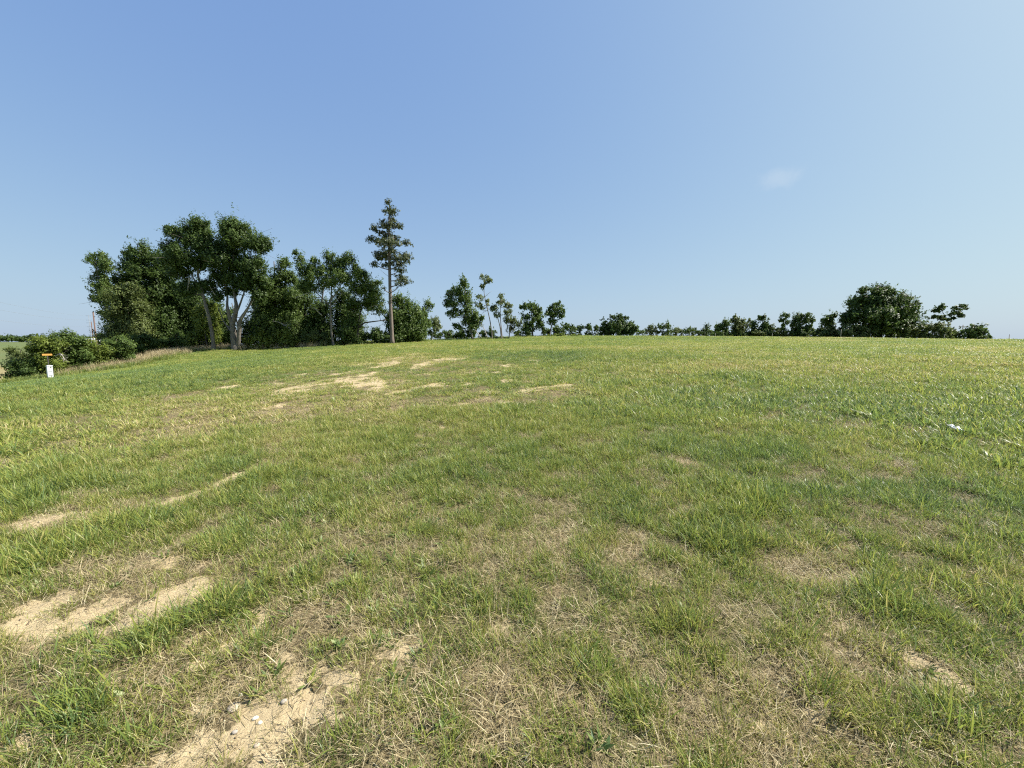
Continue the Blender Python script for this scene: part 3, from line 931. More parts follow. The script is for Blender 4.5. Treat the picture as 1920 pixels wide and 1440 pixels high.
tree('tall tree with windswept spiky crown on a slim leaning pale trunk', 46, 400,
     [(359, 452, 38, 32), (374, 427, 17, 14), (330, 440, 16, 9), (343, 487, 36, 24), (322, 470, 16, 14), (384, 462, 20, 24), (372, 500, 26, 18), (333, 515, 26, 18), (346, 545, 22, 16), (376, 540, 16, 14), (318, 432, 6, 4)],
     [(((401, 655), (397, 622), (390, 588), (383, 562), (376, 535), (371, 512), (376, 480), (372, 440)), 6.5, 1.6), (((376, 538), (362, 520), (350, 495)), 3, 1), (((372, 512), (385, 490), (388, 462)), 3, 1)],
     'dark', 'grey', group=WOOD, up=.68, spray=1.25, dead=[(((356, 530, -.6), (354, 520, -.9), (352, 545, -1.1)), 1.6, .6), (((390, 600, 0), (382, 572, -.8), (368, 570, -1.2)), 1.5, .4)], lai=3.2)
tree('big cottonwood with thick forked pale trunk and upright dark crown', 46.5, 441,
     [(442, 452, 38, 30), (431, 428, 18, 12), (452, 430, 15, 12), (482, 464, 24, 22), (430, 497, 40, 26), (479, 500, 26, 26), (411, 470, 18, 26), (411, 528, 22, 18), (474, 534, 28, 20), (492, 455, 10, 10), (448, 530, 26, 18), (428, 550, 14, 10), (487, 562, 16, 16), (409, 560, 14, 12), (498, 535, 12, 14), (396, 540, 12, 14)],
     [(((441, 656), (438, 629), (436, 609), (441, 591), (443, 574), (440, 555), (436, 520), (438, 470)), 11, 2), (((446, 655), (448, 622), (450, 602), (458, 588), (465, 577), (474, 555), (480, 510)), 8, 1.6),
      (((436, 612), (430, 593), (426, 574), (426, 555), (420, 520)), 7, 1.5), (((434, 622), (421, 605), (416, 595), (408, 575)), 3.4, 1), (((442, 590), (450, 570), (458, 545), (462, 500)), 4, 1.2)],
     'dark', 'grey', group=WOOD, up=.68, lai=3.3, spray=1.25, dead=[(((452, 600, -.6), (458, 588, -1), (472, 570, -1.4)), 1.6, .5), (((408, 560, -.5), (400, 548, -1), (392, 535, -1.2)), 1.4, .4)])
tree('dark leafy tree filling the gap behind the slim leaning trunk', 55, 352,
     [(330, 560, 34, 26), (366, 568, 32, 26), (340, 600, 40, 28), (386, 600, 30, 26), (352, 632, 44, 18), (310, 625, 30, 20), (397, 632, 24, 16)], None, 'dark', 'dark', group=WOOD, auto_w=6, lai=2.8)
tree('dark leafy tree directly behind the forked cottonwood trunk', 53, 448,
     [(418, 612, 20, 22), (472, 612, 20, 20), (446, 632, 30, 12), (404, 582, 16, 16), (484, 582, 14, 16), (436, 588, 7, 8)], None, 'dark', 'dark', group=WOOD, auto_w=4, lai=2.2)
tree('yellowish understory tree between the slim trunk and the forked cottonwood', 48, 388,
     [(372, 585, 14, 13), (396, 578, 14, 12), (380, 610, 16, 14), (408, 600, 10, 14), (372, 635, 20, 10)], None, 'yellow', 'dark', group=WOOD, auto_w=2.5, lai=1.8)
tree('mid green tree with a peaked top right of the forked cottonwood', 51, 523,
     [(530, 500, 13, 12), (525, 520, 20, 16), (541, 525, 12, 16), (504, 535, 20, 18), (520, 556, 28, 20), (500, 572, 24, 20), (545, 565, 20, 22), (512, 602, 34, 24), (548, 605, 22, 24), (488, 610, 18, 18), (500, 632, 26, 14)],
     None, 'mid', 'dark', group=WOOD, auto_w=5, lai=2.6, up=.6, dead=[(((506, 602, -1.5), (522, 604, -2), (545, 616, -2.2)), 1.4, .8)])
tree('spreading tree on a slender pale trunk left of the pine', 48.5, 625,
     [(615, 484, 11, 13), (596, 508, 18, 16), (627, 508, 24, 18), (654, 492, 14, 14), (563, 491, 9, 11), (572, 512, 16, 14), (612, 533, 28, 18), (580, 540, 24, 16), (645, 525, 20, 18), (590, 492, 8, 8), (665, 508, 8, 12), (556, 478, 4, 6)],
     [(((626, 648), (622, 627), (620, 600), (620, 568), (622, 540), (618, 500)), 4.2, 1.3), (((620, 575), (608, 562), (590, 545), (574, 520)), 2.6, .9), (((621, 560), (634, 545), (650, 510)), 2.2, .8)],
     'mid', 'grey', group=WOOD, up=.62, lai=2.3, dead=[(((604, 592, -.5), (594, 582, -.8), (588, 576, -1)), 1.6, .7), (((582, 549, -.4), (570, 552, -1), (556, 558, -1.3)), 1.4, .5), (((625, 572, 0), (634, 560, -.6), (640, 552, -.8)), 1.3, .4)])
tree('dark tree mass behind the slender pale trunk', 54, 600,
     [(575, 575, 26, 22), (610, 590, 26, 22), (575, 612, 34, 24), (645, 570, 24, 22), (655, 600, 26, 24), (610, 628, 40, 16), (660, 630, 26, 14), (560, 545, 20, 20)], None, 'dark', 'dark', group=WOOD, auto_w=6, lai=2.6)
tree('open tree with one long drooping dark limb just left of the pine', 51.5, 672,
     [(690, 521, 9, 13), (669, 520, 14, 18), (684, 540, 18, 14), (701, 548, 18, 16), (672, 548, 18, 16), (705, 569, 18, 14), (686, 575, 20, 16), (664, 580, 18, 18), (712, 585, 12, 10), (710, 532, 6, 6), (660, 612, 16, 16)],
     [(((672, 646), (671, 625), (672, 610), (676, 585), (684, 555), (690, 525)), 3.2, 1), (((673, 614), (682, 606), (700, 603), (724, 600)), 3.2, 1.5)],
     'mid', 'dark', group=WOOD, lai=2.2, up=.6, dead=[(((688, 580, -.5), (700, 574, -1), (718, 570, -1.2)), 1, .4)])
# pine
def pine():
    Y = 50.0
    rg = np.random.default_rng(5)
    bx = P(735, 640, Y)[0]; g = gz(bx, Y); k = Y / F
    root = thing('pine_tree', 'tall lone pine with bare reddish trunk and tiered sparse branches', 'tree', (bx, Y, g))
    tr = [P(735.5, 641, Y), P(733.5, 600, Y), P(732, 568, Y), P(730.5, 506, Y), P(729.5, 454, Y), P(730, 410, Y), P(730.5, 380, Y)]
    tr[0][2] = g - .15
    mb = MB(); c = spline(tr, 6)
    rad = np.interp(np.linspace(0, 1, len(c)), [0, .05, .5, .8, 1], [.34, .25, .185, .10, .03])
    mb.tube(c, rad, 12, True, .08, rg)
    mb.build('trunk', BARK['pine'], root, True)
    Z = [(1200, 105, 26, 26), (1212, 165, 45, 32), (1152, 160, 18, 18), (1238, 190, 28, 24), (1200, 240, 36, 30), (1128, 255, 22, 18), (1142, 298, 36, 24), (1272, 298, 44, 26), (1210, 290, 44, 28),
         (1080, 338, 34, 24), (1112, 362, 34, 24), (1232, 388, 36, 22), (1030, 422, 38, 28), (1082, 442, 34, 20), (1160, 418, 42, 34), (1342, 450, 40, 26), (1200, 480, 74, 42), (1290, 482, 28, 20), (1080, 540, 38, 32), (1158, 558, 66, 48),
         (1330, 560, 50, 32), (1268, 600, 44, 34), (1370, 622, 44, 32), (1182, 650, 50, 28), (1292, 640, 56, 32), (1090, 662, 34, 24), (1300, 700, 42, 28), (1288, 760, 44, 32), (1342, 812, 52, 32), (1310, 856, 26, 16), (1180, 882, 10, 16), (1090, 585, 34, 24), (1170, 360, 40, 28), (1200, 330, 36, 26), (1210, 430, 44, 30), (1240, 540, 40, 34)]
    W = []
    for (zx, zy, rx, ry) in Z:
        px, py = 480 + zx / 4.8, 360 + zy / 4.8
        off = abs(px - 730) / 35.0
        dy = rg.uniform(-1, 1) * (1.9 * (1 - off * .6)) * np.interp(py, [380, 480, 540], [.25, 1, .9])
        ctr = P(px, py, Y); ctr[1] += dy
        W.append((ctr, (rx / 4.8 * k * 1.35, max(rx, ry) / 4.8 * k * 1.25, ry / 4.8 * k * .95)))
        h = int(np.argmin(abs(c[:, 2] - (ctr[2] - .35 - .35 * abs(px - 730) * k * .5))))
        a = c[h]
        bm = MB()
        bm.tube(spline([a, a * .45 + ctr * .55 + np.array([0, 0, -.12]), ctr, ctr + (ctr - a) * .12], 4), np.linspace(min(.07, rad[h] * .5), .012, 13), 6)
        bm.build('branch', BARK['pine'], root, True)
    for (p0, p1) in [((731, 545), (748, 538)), ((732, 562), (742, 556)), ((732, 566), (720, 572)), ((731, 520), (712, 505)), ((731, 552), (745, 560))]:
        a = P(*p0, Y); b = P(*p1, Y - .5)
        bm = MB(); bm.tube(spline([a, (a + b) / 2 + np.array([0, 0, -.05]), b], 3), np.linspace(.03, .008, 7), 5)
        d = bm.build('dead_branch', BARK['dead'], root, True); d['label'] = 'bare dead lower branch'
    V, Fc, lv = leaves(W, rg, .15, 3.6, .15, .9, .8, 14, .09, sub=False)
    new_obj('crown', V, Fc, LEAF['pine'], root, attrs={'lv': lv})
pine()
tree('rounded leafy tree low behind the pine trunk on its right', 54, 760,
     [(752, 570, 18, 12), (772, 582, 18, 16), (752, 594, 26, 16), (786, 600, 16, 18), (758, 618, 30, 18), (738, 605, 16, 16), (784, 628, 16, 10)], None, 'mid', 'dark', group=WOOD, auto_w=4, lai=2.6)
tree('tree with a round tuft on top at the right end of the wood', 57, 793,
     [(800, 577, 11, 11), (792, 592, 12, 14), (797, 612, 12, 14), (786, 625, 12, 10)], None, 'mid', 'dark', group=WOOD, auto_w=3, lai=2.5)
tree('small pale tree standing free at the right end of the wood', 62, 811,
     [(818, 604, 9, 10), (812, 618, 8, 9), (822, 615, 6, 8), (807, 628, 6, 6)], [(((810, 640), (811, 625), (816, 605)), 2, .8)], 'pale', 'dead', group=WOOD, lai=1.8)

# undergrowth at the foot of the wood
UND = 'undergrowth at the foot of the wood'
for (lab, Y, b, bl, lf) in [
    ('leafy bush at the foot of the forked cottonwood on its right', 47.5, 476, [(468, 642, 13, 11), (484, 636, 14, 14), (498, 643, 12, 10)], 'yellow'),
    ('dark bush below the leaning tree at the left end of the wood', 47, 262, [(250, 640, 18, 13), (272, 636, 18, 14), (290, 642, 16, 11)], 'dark'),
    ('dark bush between tall tan grass and the slim leaning trunk', 48.5, 335, [(318, 640, 16, 11), (338, 636, 18, 14), (360, 641, 16, 11)], 'dark'),
    ('shaded bush just left of the forked cottonwood trunk', 49, 418, [(412, 640, 12, 13), (424, 632, 10, 14)], 'mid'),
    ('yellow-green bush under the peaked tree', 48.6, 530, [(520, 634, 16, 13), (538, 628, 14, 14), (550, 640, 13, 9)], 'yellow'),
    ('low olive bush left of the slender pale trunk', 49.2, 585, [(572, 640, 14, 9), (590, 634, 14, 12), (606, 640, 11, 8)], 'olive'),
    ('dark bush right of the slender pale trunk', 49.6, 648, [(640, 634, 12, 13), (655, 628, 13, 15), (666, 638, 8, 8)], 'dark'),
    ('low bush between the drooping-limb tree and the pine', 51.8, 702, [(690, 634, 14, 10), (708, 630, 14, 12), (722, 634, 10, 9)], 'dark'),
    ('low bush hiding the foot of the pine', 51.2, 741, [(730, 636, 9, 6), (746, 634, 13, 8)], 'dark'),
    ('low bush at the foot of the round-tufted tree', 55, 778, [(766, 633, 13, 8), (784, 631, 13, 9)], 'olive'),
]:
    tree(lab, Y, b, bl, None, lf, 'dark', 'shrub', 'shrub', lai=2.6, group=UND, auto_w=1.6, limbs=False, trunk_name='stem', spray=.7)

# --- bank shrubs far left
BNK = 'shrubs on the bank at the far left'
for (lab, Y, b, bl, lf) in [
    ('low dark shrub at the far left end of the bank', 32.5, 36, [(30, 695, 14, 11), (42, 688, 14, 14), (55, 698, 12, 8)], 'dark'),
    ('pale feathery shrub at the left frame edge above the dark one', 34, 38, [(32, 660, 8, 8), (42, 668, 12, 10), (36, 680, 12, 9)], 'olive'),
    ('broad shrub behind the white utility pedestal', 33.4, 84, [(70, 655, 18, 14), (92, 650, 18, 14), (66, 678, 20, 15), (92, 676, 18, 16), (110, 690, 16, 10), (75, 640, 12, 8)], 'yellow'),
    ('tallest shrub of the far left bank', 34.6, 128, [(126, 640, 16, 13), (110, 645, 16, 13), (142, 646, 16, 13), (125, 664, 22, 16), (150, 668, 16, 14), (128, 684, 20, 10), (124, 630, 8, 6)], 'mid'),
    ('rounded shrub between the tallest bank shrub and the poles', 36, 170, [(160, 650, 14, 11), (176, 652, 14, 12), (172, 668, 18, 12), (190, 660, 12, 12)], 'yellow'),
    ('bright green shrub in front of the wood at the end of the bank', 37.5, 218, [(204, 648, 14, 11), (222, 644, 16, 12), (238, 648, 12, 10), (214, 662, 18, 10), (235, 658, 12, 8)], 'mid'),
]:
    tree(lab, Y, b, bl, None, lf, 'dark', 'shrub', 'shrub', lai=2.2, size=.13, group=BNK, auto_w=2, limbs=False, trunk_name='stem', spray=.8, up=.45, grow=1.16,
         dead=[(((104, 668, -1.6), (114, 664, -2.0), (122, 676, -2.2)), 2.2, .8), (((108, 676, -1.6), (116, 672, -2.0), (127, 671, -2.1)), 1.5, .6)] if 'tallest' in lab else ())

# --- middle group on the rise
MIDG = 'trees in the middle of the skyline'
tree('bushy left-leaning tree with pale lower trunk, largest of the middle group', 68, 886,
     [(872, 535, 11, 10), (858, 548, 16, 12), (842, 553, 7, 9), (850, 571, 16, 13), (873, 562, 14, 18), (843, 590, 9, 6), (883, 588, 16, 14), (873, 605, 14, 12), (895, 600, 11, 12), (854, 588, 12, 8), (888, 612, 14, 10), (852, 612, 5, 6), (861, 615, 4, 6)],
     [(((887, 637), (880, 607), (876, 583), (872, 545)), 2.8, 1)], 'mid', 'grey', group=MIDG, lai=2.6, up=.6, dead=[(((902, 633, 0), (894, 623, .1), (884, 610, .2)), 1.6, 1.2), (((914, 633, .3), (908, 617, .3), (902, 609, .3), (896, 612, .3)), 1.3, .8)])
tree('tall thin sparse tree with a small tufted top', 70, 923,
     [(908, 522, 8, 9), (917, 528, 6, 5), (906, 539, 6, 6), (899, 560, 8, 6), (915, 569, 4, 7), (896, 573, 7, 6), (904, 578, 5, 4)],
     [(((923, 633), (921, 615), (917, 593), (911, 567), (907.5, 545), (910, 524)), 2.2, .7)], 'pale', 'grey', group=MIDG, lai=1.5, dead=[(((908, 558, 0), (914, 552, 0), (922, 546, 0)), .8, .3), (((914, 582, 0), (908, 585, 0), (902, 590, 0)), .8, .3)])
tree('two-stemmed tree with a small round top right of the thin one', 71, 941,
     [(940, 561, 8, 9), (937, 570, 6, 5), (928, 582, 8, 8), (921, 580, 4, 4), (949, 573, 6, 4), (955, 575, 4, 3), (934, 592, 6, 6)],
     [(((940, 634), (938, 615), (933, 595), (929, 580)), 2.2, .8), (((942, 634), (939, 605), (938, 580), (940, 562)), 2.0, .7)], 'pale', 'grey', group=MIDG, lai=1.9)
tree('scrubby low tree with reddish twigs leaning right of the two-stemmed one', 73, 954,
     [(955, 589, 10, 8), (952, 604, 12, 9), (965, 606, 9, 11), (957, 618, 10, 8), (974, 612, 7, 7)], None, 'olive', 'grey', group=MIDG, lai=1.7, auto_w=2)
tree('wide clumped tree, left of the pair on the crest', 88, 998,
     [(995, 577, 14, 10), (980, 578, 6, 7), (1008, 583, 10, 8), (1002, 593, 18, 12), (984, 597, 9, 8), (995, 612, 16, 12), (1014, 608, 10, 12), (985, 620, 10, 8)], None, 'mid', 'dark', group=MIDG, auto_w=3.4, lai=2.6)
tree('round-headed tree on a leaning stem, right of the pair on the crest', 89, 1032,
     [(1046, 577, 11, 9), (1036, 580, 8, 9), (1054, 586, 5, 9), (1044, 592, 12, 9), (1027, 590, 9, 8), (1034, 605, 9, 8)], [(((1030, 630), (1034, 612), (1040, 595), (1045, 578)), 2.6, 1)], 'mid', 'dark', group=MIDG, lai=2.6)
HED = 'low bushes along the skyline'
for (lab, Y, b, bl, lf) in [
    ('dark hedge-like bush left of the largest middle tree', 74, 838, [(820, 629, 12, 6), (840, 627, 14, 8), (858, 629, 10, 6)], 'dark'),
    ('dark bush behind the leaning pale trunk of the largest middle tree', 73, 876, [(866, 627, 10, 8), (884, 625, 11, 10)], 'dark'),
    ('small dark bush behind the tall thin tree', 75, 914, [(906, 626, 9, 7), (922, 624, 9, 8)], 'dark'),
    ('low green bush left of the clumped pair', 86, 984, [(972, 625, 9, 6), (986, 626, 9, 5)], 'mid'),
    ('dark bush at the foot of the round-headed crest tree', 92, 1036, [(1022, 621, 10, 8), (1044, 621, 12, 8)], 'dark'),
    ('dark rounded bush right of the round-headed crest tree', 98, 1066, [(1060, 615, 9, 9), (1073, 620, 9, 8)], 'mid'),
    ('small rounded bush, third from the big dark shrub', 104, 1088, [(1087, 617, 7, 7)], 'dark'),
    ('small rounded bush, second from the big dark shrub', 104, 1104, [(1104, 616, 9, 8)], 'dark'),
    ('small rounded bush touching the big dark shrub', 104, 1120, [(1119, 617, 6, 7)], 'dark'),
    ('big dome-shaped dark shrub in the middle of the skyline', 93, 1162, [(1140, 612, 14, 12), (1160, 604, 16, 11), (1180, 612, 14, 12), (1160, 616, 30, 10), (1150, 596, 7, 5), (1163, 594, 6, 4), (1190, 619, 9, 8), (1132, 619, 9, 8), (1174, 597, 5, 3)], 'dark'),
    ('pale thin bush right of the dome-shaped shrub', 135, 1222, [(1222, 616, 8, 8), (1213, 621, 6, 6)], 'pale'),
    ('small bushy tree with a notch beside the pale thin bush', 135, 1240, [(1238, 616, 10, 7), (1252, 612, 6, 9)], 'mid'),
    ('thin greyish bush in the gap of the skyline', 140, 1270, [(1266, 620, 9, 6), (1277, 621, 8, 4)], 'pale'),
    ('small rounded dark bush in the right half of the gap', 140, 1296, [(1295, 619, 10, 7)], 'mid'),
    ('tiny low bush left of the narrow spiky one', 145, 1310, [(1310, 624, 7, 4)], 'dark'),
    ('narrow spiky bush right of the skyline gap', 145, 1325, [(1327, 616, 6, 9), (1320, 622, 6, 5)], 'dark'),
]:
    tree(lab, Y, b, bl, None, lf, 'dark', 'shrub', 'shrub', lai=2.7, group=HED, auto_w=1.2, limbs=False, trunk_name='stem', spray=.8, up=.5)

# --- right-hand row
RT = 'trees of the row on the right'
for (lab, Y, b, bl, st, lf, li) in [
    ('round tree at the left end of the right-hand row', 105, 1356, [(1356, 614, 11, 10), (1348, 620, 8, 8), (1362, 608, 7, 7)], None, 'mid', 2.5),
    ('wide shaggy tree with a pointed top near the left end of the row', 106, 1386, [(1378, 604, 9, 9), (1392, 606, 11, 10), (1386, 617, 17, 10), (1377, 596, 4, 4), (1404, 608, 6, 8)], None, 'olive', 2.3),
    ('small dark tree between the shaggy tree and the narrow one', 104, 1413, [(1412, 612, 8, 8), (1414, 622, 9, 7)], None, 'dark', 2.5),
    ('narrow dark tree with ragged top in the right-hand row', 103, 1430, [(1429, 600, 8, 7), (1426, 596, 5, 4), (1432, 612, 9, 9), (1430, 622, 10, 7)], None, 'dark', 2.4),
    ('low dark tree right of the narrow ragged one', 103, 1450, [(1446, 617, 8, 8), (1456, 620, 7, 8)], None, 'dark', 2.4),
    ('upright tree with tufted head on a visible stem', 101, 1471, [(1473, 596, 9, 7), (1467, 602, 6, 5), (1470, 613, 6, 6), (1466, 622, 8, 7), (1478, 606, 4, 4)], [(((1472, 634), (1472, 615), (1473, 597)), 2, .8)], 'mid', 2.0),
    ('dense dark half of the twin trees in the row', 100, 1494, [(1494, 598, 10, 9), (1492, 611, 11, 10), (1496, 622, 10, 7)], None, 'dark', 2.8),
    ('open lighter half of the twin trees in the row', 99, 1515, [(1517, 596, 10, 7), (1509, 604, 8, 6), (1522, 603, 5, 4), (1514, 614, 8, 6), (1516, 622, 14, 7)], [(((1510, 634), (1508, 618), (1516, 598)), 1.8, .7)], 'mid', 1.9),
    ('two-lobed tree just left of the huge round tree', 94, 1552, [(1543, 603, 8, 7), (1558, 596, 8, 8), (1556, 607, 12, 8), (1552, 619, 15, 9)], None, 'mid', 2.5),
    ('huge round dark tree towering over the right-hand row', 88, 1650, [(1653, 546, 19, 11), (1616, 548, 11, 8), (1608, 566, 15, 14), (1643, 568, 28, 20), (1690, 563, 16, 13), (1706, 578, 12, 15), (1682, 588, 32, 17), (1624, 594, 32, 16), (1587, 597, 10, 10), (1650, 577, 40, 26), (1652, 606, 54, 12), (1602, 602, 22, 14), (1700, 606, 24, 12), (1650, 618, 40, 10), (1598, 588, 10, 10), (1708, 597, 14, 12), (1640, 552, 14, 10), (1668, 552, 14, 10), (1600, 572, 6, 8)], [(((1650, 634), (1650, 610), (1648, 580), (1650, 550)), 7, 2)], 'dark', 3.3),
    ('small open tree with slanting flat crown right of the huge one', 89, 1775, [(1764, 578, 9, 6), (1757, 585, 8, 5), (1797, 580, 11, 5), (1804, 575, 6, 4), (1785, 590, 10, 6), (1750, 595, 7, 4), (1764, 598, 8, 6), (1798, 594, 8, 3), (1778, 600, 6, 5)],
     [(((1776, 634), (1778, 615), (1776, 600), (1764, 580)), 2.0, .7), (((1778, 615), (1785, 598), (1800, 578)), 1.6, .5)], 'dark', 1.9),
]:
    tree(lab, Y, b, bl, st, lf, 'dark', lai=li, group=RT, auto_w=2.4, limbs=('huge' in lab or st is not None), up=.55, skirt=st is None, spray=1.3)
RB = 'bushes at the foot of the right-hand row'
for (lab, Y, b, bl, lf) in [
    ('olive bush with pale drooping shoots left below the huge round tree', 86, 1602, [(1590, 622, 12, 9), (1606, 619, 14, 9), (1620, 625, 10, 7)], 'olive'),
    ('yellowish bush directly below the huge round tree', 86, 1660, [(1642, 625, 12, 7), (1660, 621, 13, 9), (1676, 625, 10, 7)], 'yellow'),
    ('dark bush at the right foot of the huge round tree', 86, 1700, [(1692, 620, 14, 10), (1712, 617, 14, 11)], 'olive'),
    ('dark bush at the foot of the slanting-crown tree', 86, 1748, [(1736, 621, 14, 10), (1758, 620, 14, 10)], 'olive'),
    ('low bush left of the rightmost tree', 86, 1792, [(1780, 625, 11, 8), (1798, 627, 11, 7)], 'dark'),
    ('bush with airy top at the right end of the row', 84, 1836, [(1830, 621, 11, 9), (1845, 620, 9, 9), (1838, 631, 16, 6), (1855, 632, 6, 4)], 'mid'),
    ('low bush below the two-lobed tree', 92, 1560, [(1545, 626, 12, 6), (1566, 626, 12, 6)], 'olive'),
    ('low dark bush below the open half of the twin trees', 97, 1528, [(1524, 626, 9, 5)], 'dark'),
]:
    tree(lab, Y, b, bl, None, lf, 'dark', 'shrub', 'shrub', lai=2.6, group=RB, auto_w=1.4, limbs=False, trunk_name='stem', spray=.8, grow=1.34)

# scrub that closes the gaps under the rows
SCRUB = ['left of the round tree at the row end', 'right of the round tree at the row end', 'under the wide shaggy tree on its right', 'between the small dark tree and the narrow ragged one', 'right below the narrow ragged tree', 'left of the tufted tree on a stem',
         'between the tufted tree and the dense twin', 'between the two twin trees', 'between the open twin and the two-lobed tree', 'between the two-lobed tree and the huge round one']
for k, (px, Y) in enumerate([(1344, 103), (1368, 104), (1398, 103), (1420, 101), (1440, 101), (1461, 100), (1482, 99), (1504, 98), (1534, 95), (1578, 90)]):
    q = random.Random(k)
    tree('low scrub bush ' + SCRUB[k], Y, px, [(px, 627 + q.uniform(-3, 1), q.uniform(9, 14), q.uniform(5, 8)), (px + 8, 629, 8, 5)], None, q.choice(['dark', 'mid', 'olive']),
         'dark', 'shrub', 'shrub', lai=2.4, group='scrub under the right-hand row', auto_w=1, limbs=False, trunk_name='stem', spray=.7)
GAPS = ['just right of the dome-shaped dark shrub', 'between the pale thin bush and the notched tree', 'under the right half of the notched small tree', 'left of the thin greyish bush', 'between the thin greyish bush and the rounded dark one', 'just right of the rounded dark gap bush',
        'left at the foot of the narrow spiky bush', 'between the narrow spiky bush and the right-hand row']
for k, (px, Y) in enumerate([(1206, 130), (1230, 136), (1248, 134), (1262, 138), (1284, 138), (1304, 142), (1318, 143), (1336, 140)]):
    q = random.Random(40 + k)
    tree('faint low bush on the skyline ' + GAPS[k], Y, px, [(px, 625 + q.uniform(-3, 1), q.uniform(7, 11), q.uniform(4, 6))], None, q.choice(['dark', 'mid', 'pale']),
         'dark', 'shrub', 'shrub', lai=2.2, group='faint low bushes in the skyline gap', auto_w=.8, limbs=False, trunk_name='stem', spray=.7)
# weedy hump on the crest
tree('low green weed clump on the crest below the round-headed tree', 84, 1046, [(1030, 630, 12, 3), (1050, 628, 14, 4), (1072, 630, 12, 3)], None, 'yellow', 'dark', 'weed_clump', 'weeds', lai=2.6, limbs=False, auto_w=.8, trunk_name='stem', spray=.5, size=.25)
tree('low green weed strip on the crest left of the clumped pair', 74, 926, [(908, 635, 12, 2.5), (930, 634, 14, 3), (946, 635, 8, 2)], None, 'mid', 'dark', 'weed_clump', 'weeds', lai=2.6, limbs=False, auto_w=.8, trunk_name='stem', spray=.4, size=.22)

# distant wooded ridge on the left horizon
def ridge():
    rg = np.random.default_rng(9)
    blobs = []
    for px in np.arange(-160, 330, 3.2):
        Y = 690 + rg.normal(0, 8)
        x = (px - 960) / F * Y
        g = gz(x, Y)
        h = 11 * (.7 + .6 * fbm(np.array([px * .05]), np.array([0.0]), 12, 3)[0])
        blobs.append(((x, Y, g + h * .5), (4.5, 6, h * .5)))
    V, Fc, lv = leaves(blobs, rg, 2.0, 2.5, .4, 2.0, .5, 10, .8)
    o = new_obj('distant_wood', V, Fc, LEAF['dark'], attrs={'lv': lv})
    tag(o, 'dark line of distant woodland on the far left horizon', 'woodland', kind='stuff')
ridge()

# ------------------------------------------------------------------ man-made things
WHITE = simple('white_enamel', (.56, .58, .60), .45, 0, .06, 5)
GREYM = simple('grey_steel', (.20, .21, .22), .7, 0, .15)
DARKM = simple('dark_post', (.06, .055, .05), .7)
ORANGE = simple('orange_sign', (.50, .26, .06), .5, 0, .08)
POLEW = simple('reddish_pole_wood', (.12, .072, .055), .85, 0, .25, 3, .3)
ROOFW = simple('white_roof', (.78, .79, .80), .6, 0, .05)
WALLM = simple('pale_siding', (.55, .55, .53), .8, 0, .05)
GLASS = simple('dark_glass', (.03, .035, .04), .1)
WOODP = simple('weathered_post', (.30, .26, .20), .9, 0, .25, 6, .3)

def pedestal():
    p = P(94.6, 707, 31); x, y = p[0], p[1]; z = gz(x, y)
    root = thing('utility_pedestal', 'white metal utility pedestal beside the shrubs at far left', 'utility box', (x, y, z))
    fdir = np.array([-x * .92, -y, 0]); fdir /= np.linalg.norm(fdir)
    ca, sa = math.cos(.25), math.sin(.25)
    fdir = np.array([fdir[0] * ca - fdir[1] * sa, fdir[0] * sa + fdir[1] * ca, 0])
    sd = np.array([-fdir[1], fdir[0], 0]); up = np.array([.015, 0, 1])
    ax = [sd, -fdir, up]
    b = MB(); b.box((x, y, z + .50), (.30, .26, 1.12), ax); body = b.build('body', WHITE, root)
    c = MB(); c.box((x + .015, y, z + 1.085), (.335, .295, .06), ax, .9); c.build('cap', WHITE, root)
    f = np.array([x, y, z]) + fdir * .134
    k = MB(); k.box(f + up * .97 + sd * .05, (.06, .014, .06), ax); k.build('lock', DARKM, body)
    s = MB(); s.box(f + up * .62, (.20, .012, .012), ax); s.box(f + up * .30, (.20, .012, .012), ax); s.build('door_seam', GREYM, body)
    q = np.array([x, y, z]) - fdir * .55 + sd * .10
    qz = gz(q[0], q[1])
    r2 = thing('marker_sign', 'small orange marker sign on a thin dark post behind the pedestal', 'sign', (q[0], q[1], qz))
    m = MB(); m.box((q[0], q[1], qz + .9), (.05, .04, 2.0), [sd, -fdir, np.array([0, 0, 1.])]); m.build('post', DARKM, r2)
    t = MB(); t.box(np.array([q[0], q[1], qz + 1.98]) + fdir * .04 - sd * .02, (.54, .03, .14), [sd, -fdir, np.array([0, 0, 1.])]); t.build('sign_panel', ORANGE, r2)
pedestal()

def pole(label, px, py_top, Y, r, arms, m, name='utility_pole', group=None, armw=2.2):
    top = P(px, py_top, Y); x = top[0]; g = gz(x, Y)
    root = thing(name, label, 'utility pole', (x, Y, g), group)
    b = MB(); b.tube([(x, Y, g - .3), (x, Y, (g + top[2]) / 2), (x, Y, top[2])], [r, r * .85, r * .7], 10); b.build('shaft', m, root, True)
    for dz in arms:
        a = MB(); a.box((x, Y - r - .04, top[2] - dz), (armw, .10, .12)); ar = a.build('crossarm', m, root)
        for s in (-.42, .42):
            i = MB(); i.tube([(x + s * armw, Y - r - .04, top[2] - dz + .05), (x + s * armw, Y - r - .04, top[2] - dz + .28)], [.05, .04], 7)
            i.build('insulator', GREYM, ar, True)
    return np.array([x, Y, top[2]]), g
UP = 'poles at the left end of the wood'
pole('reddish wooden pole rising above the bank shrubs, the taller of two', 174.5, 585, 92, .17, [], POLEW, group=UP)
pole('reddish wooden pole rising above the bank shrubs, the shorter left one', 171, 603, 108, .14, [], POLEW, group=UP)
tt, tg = pole('faint grey far-off transmission pole with four crossarms left of the wooden poles', 166, 591, 360, .22, [.6, 4.5, 7.0, 10.5], GREYM, 'transmission_pole', armw=5.0)
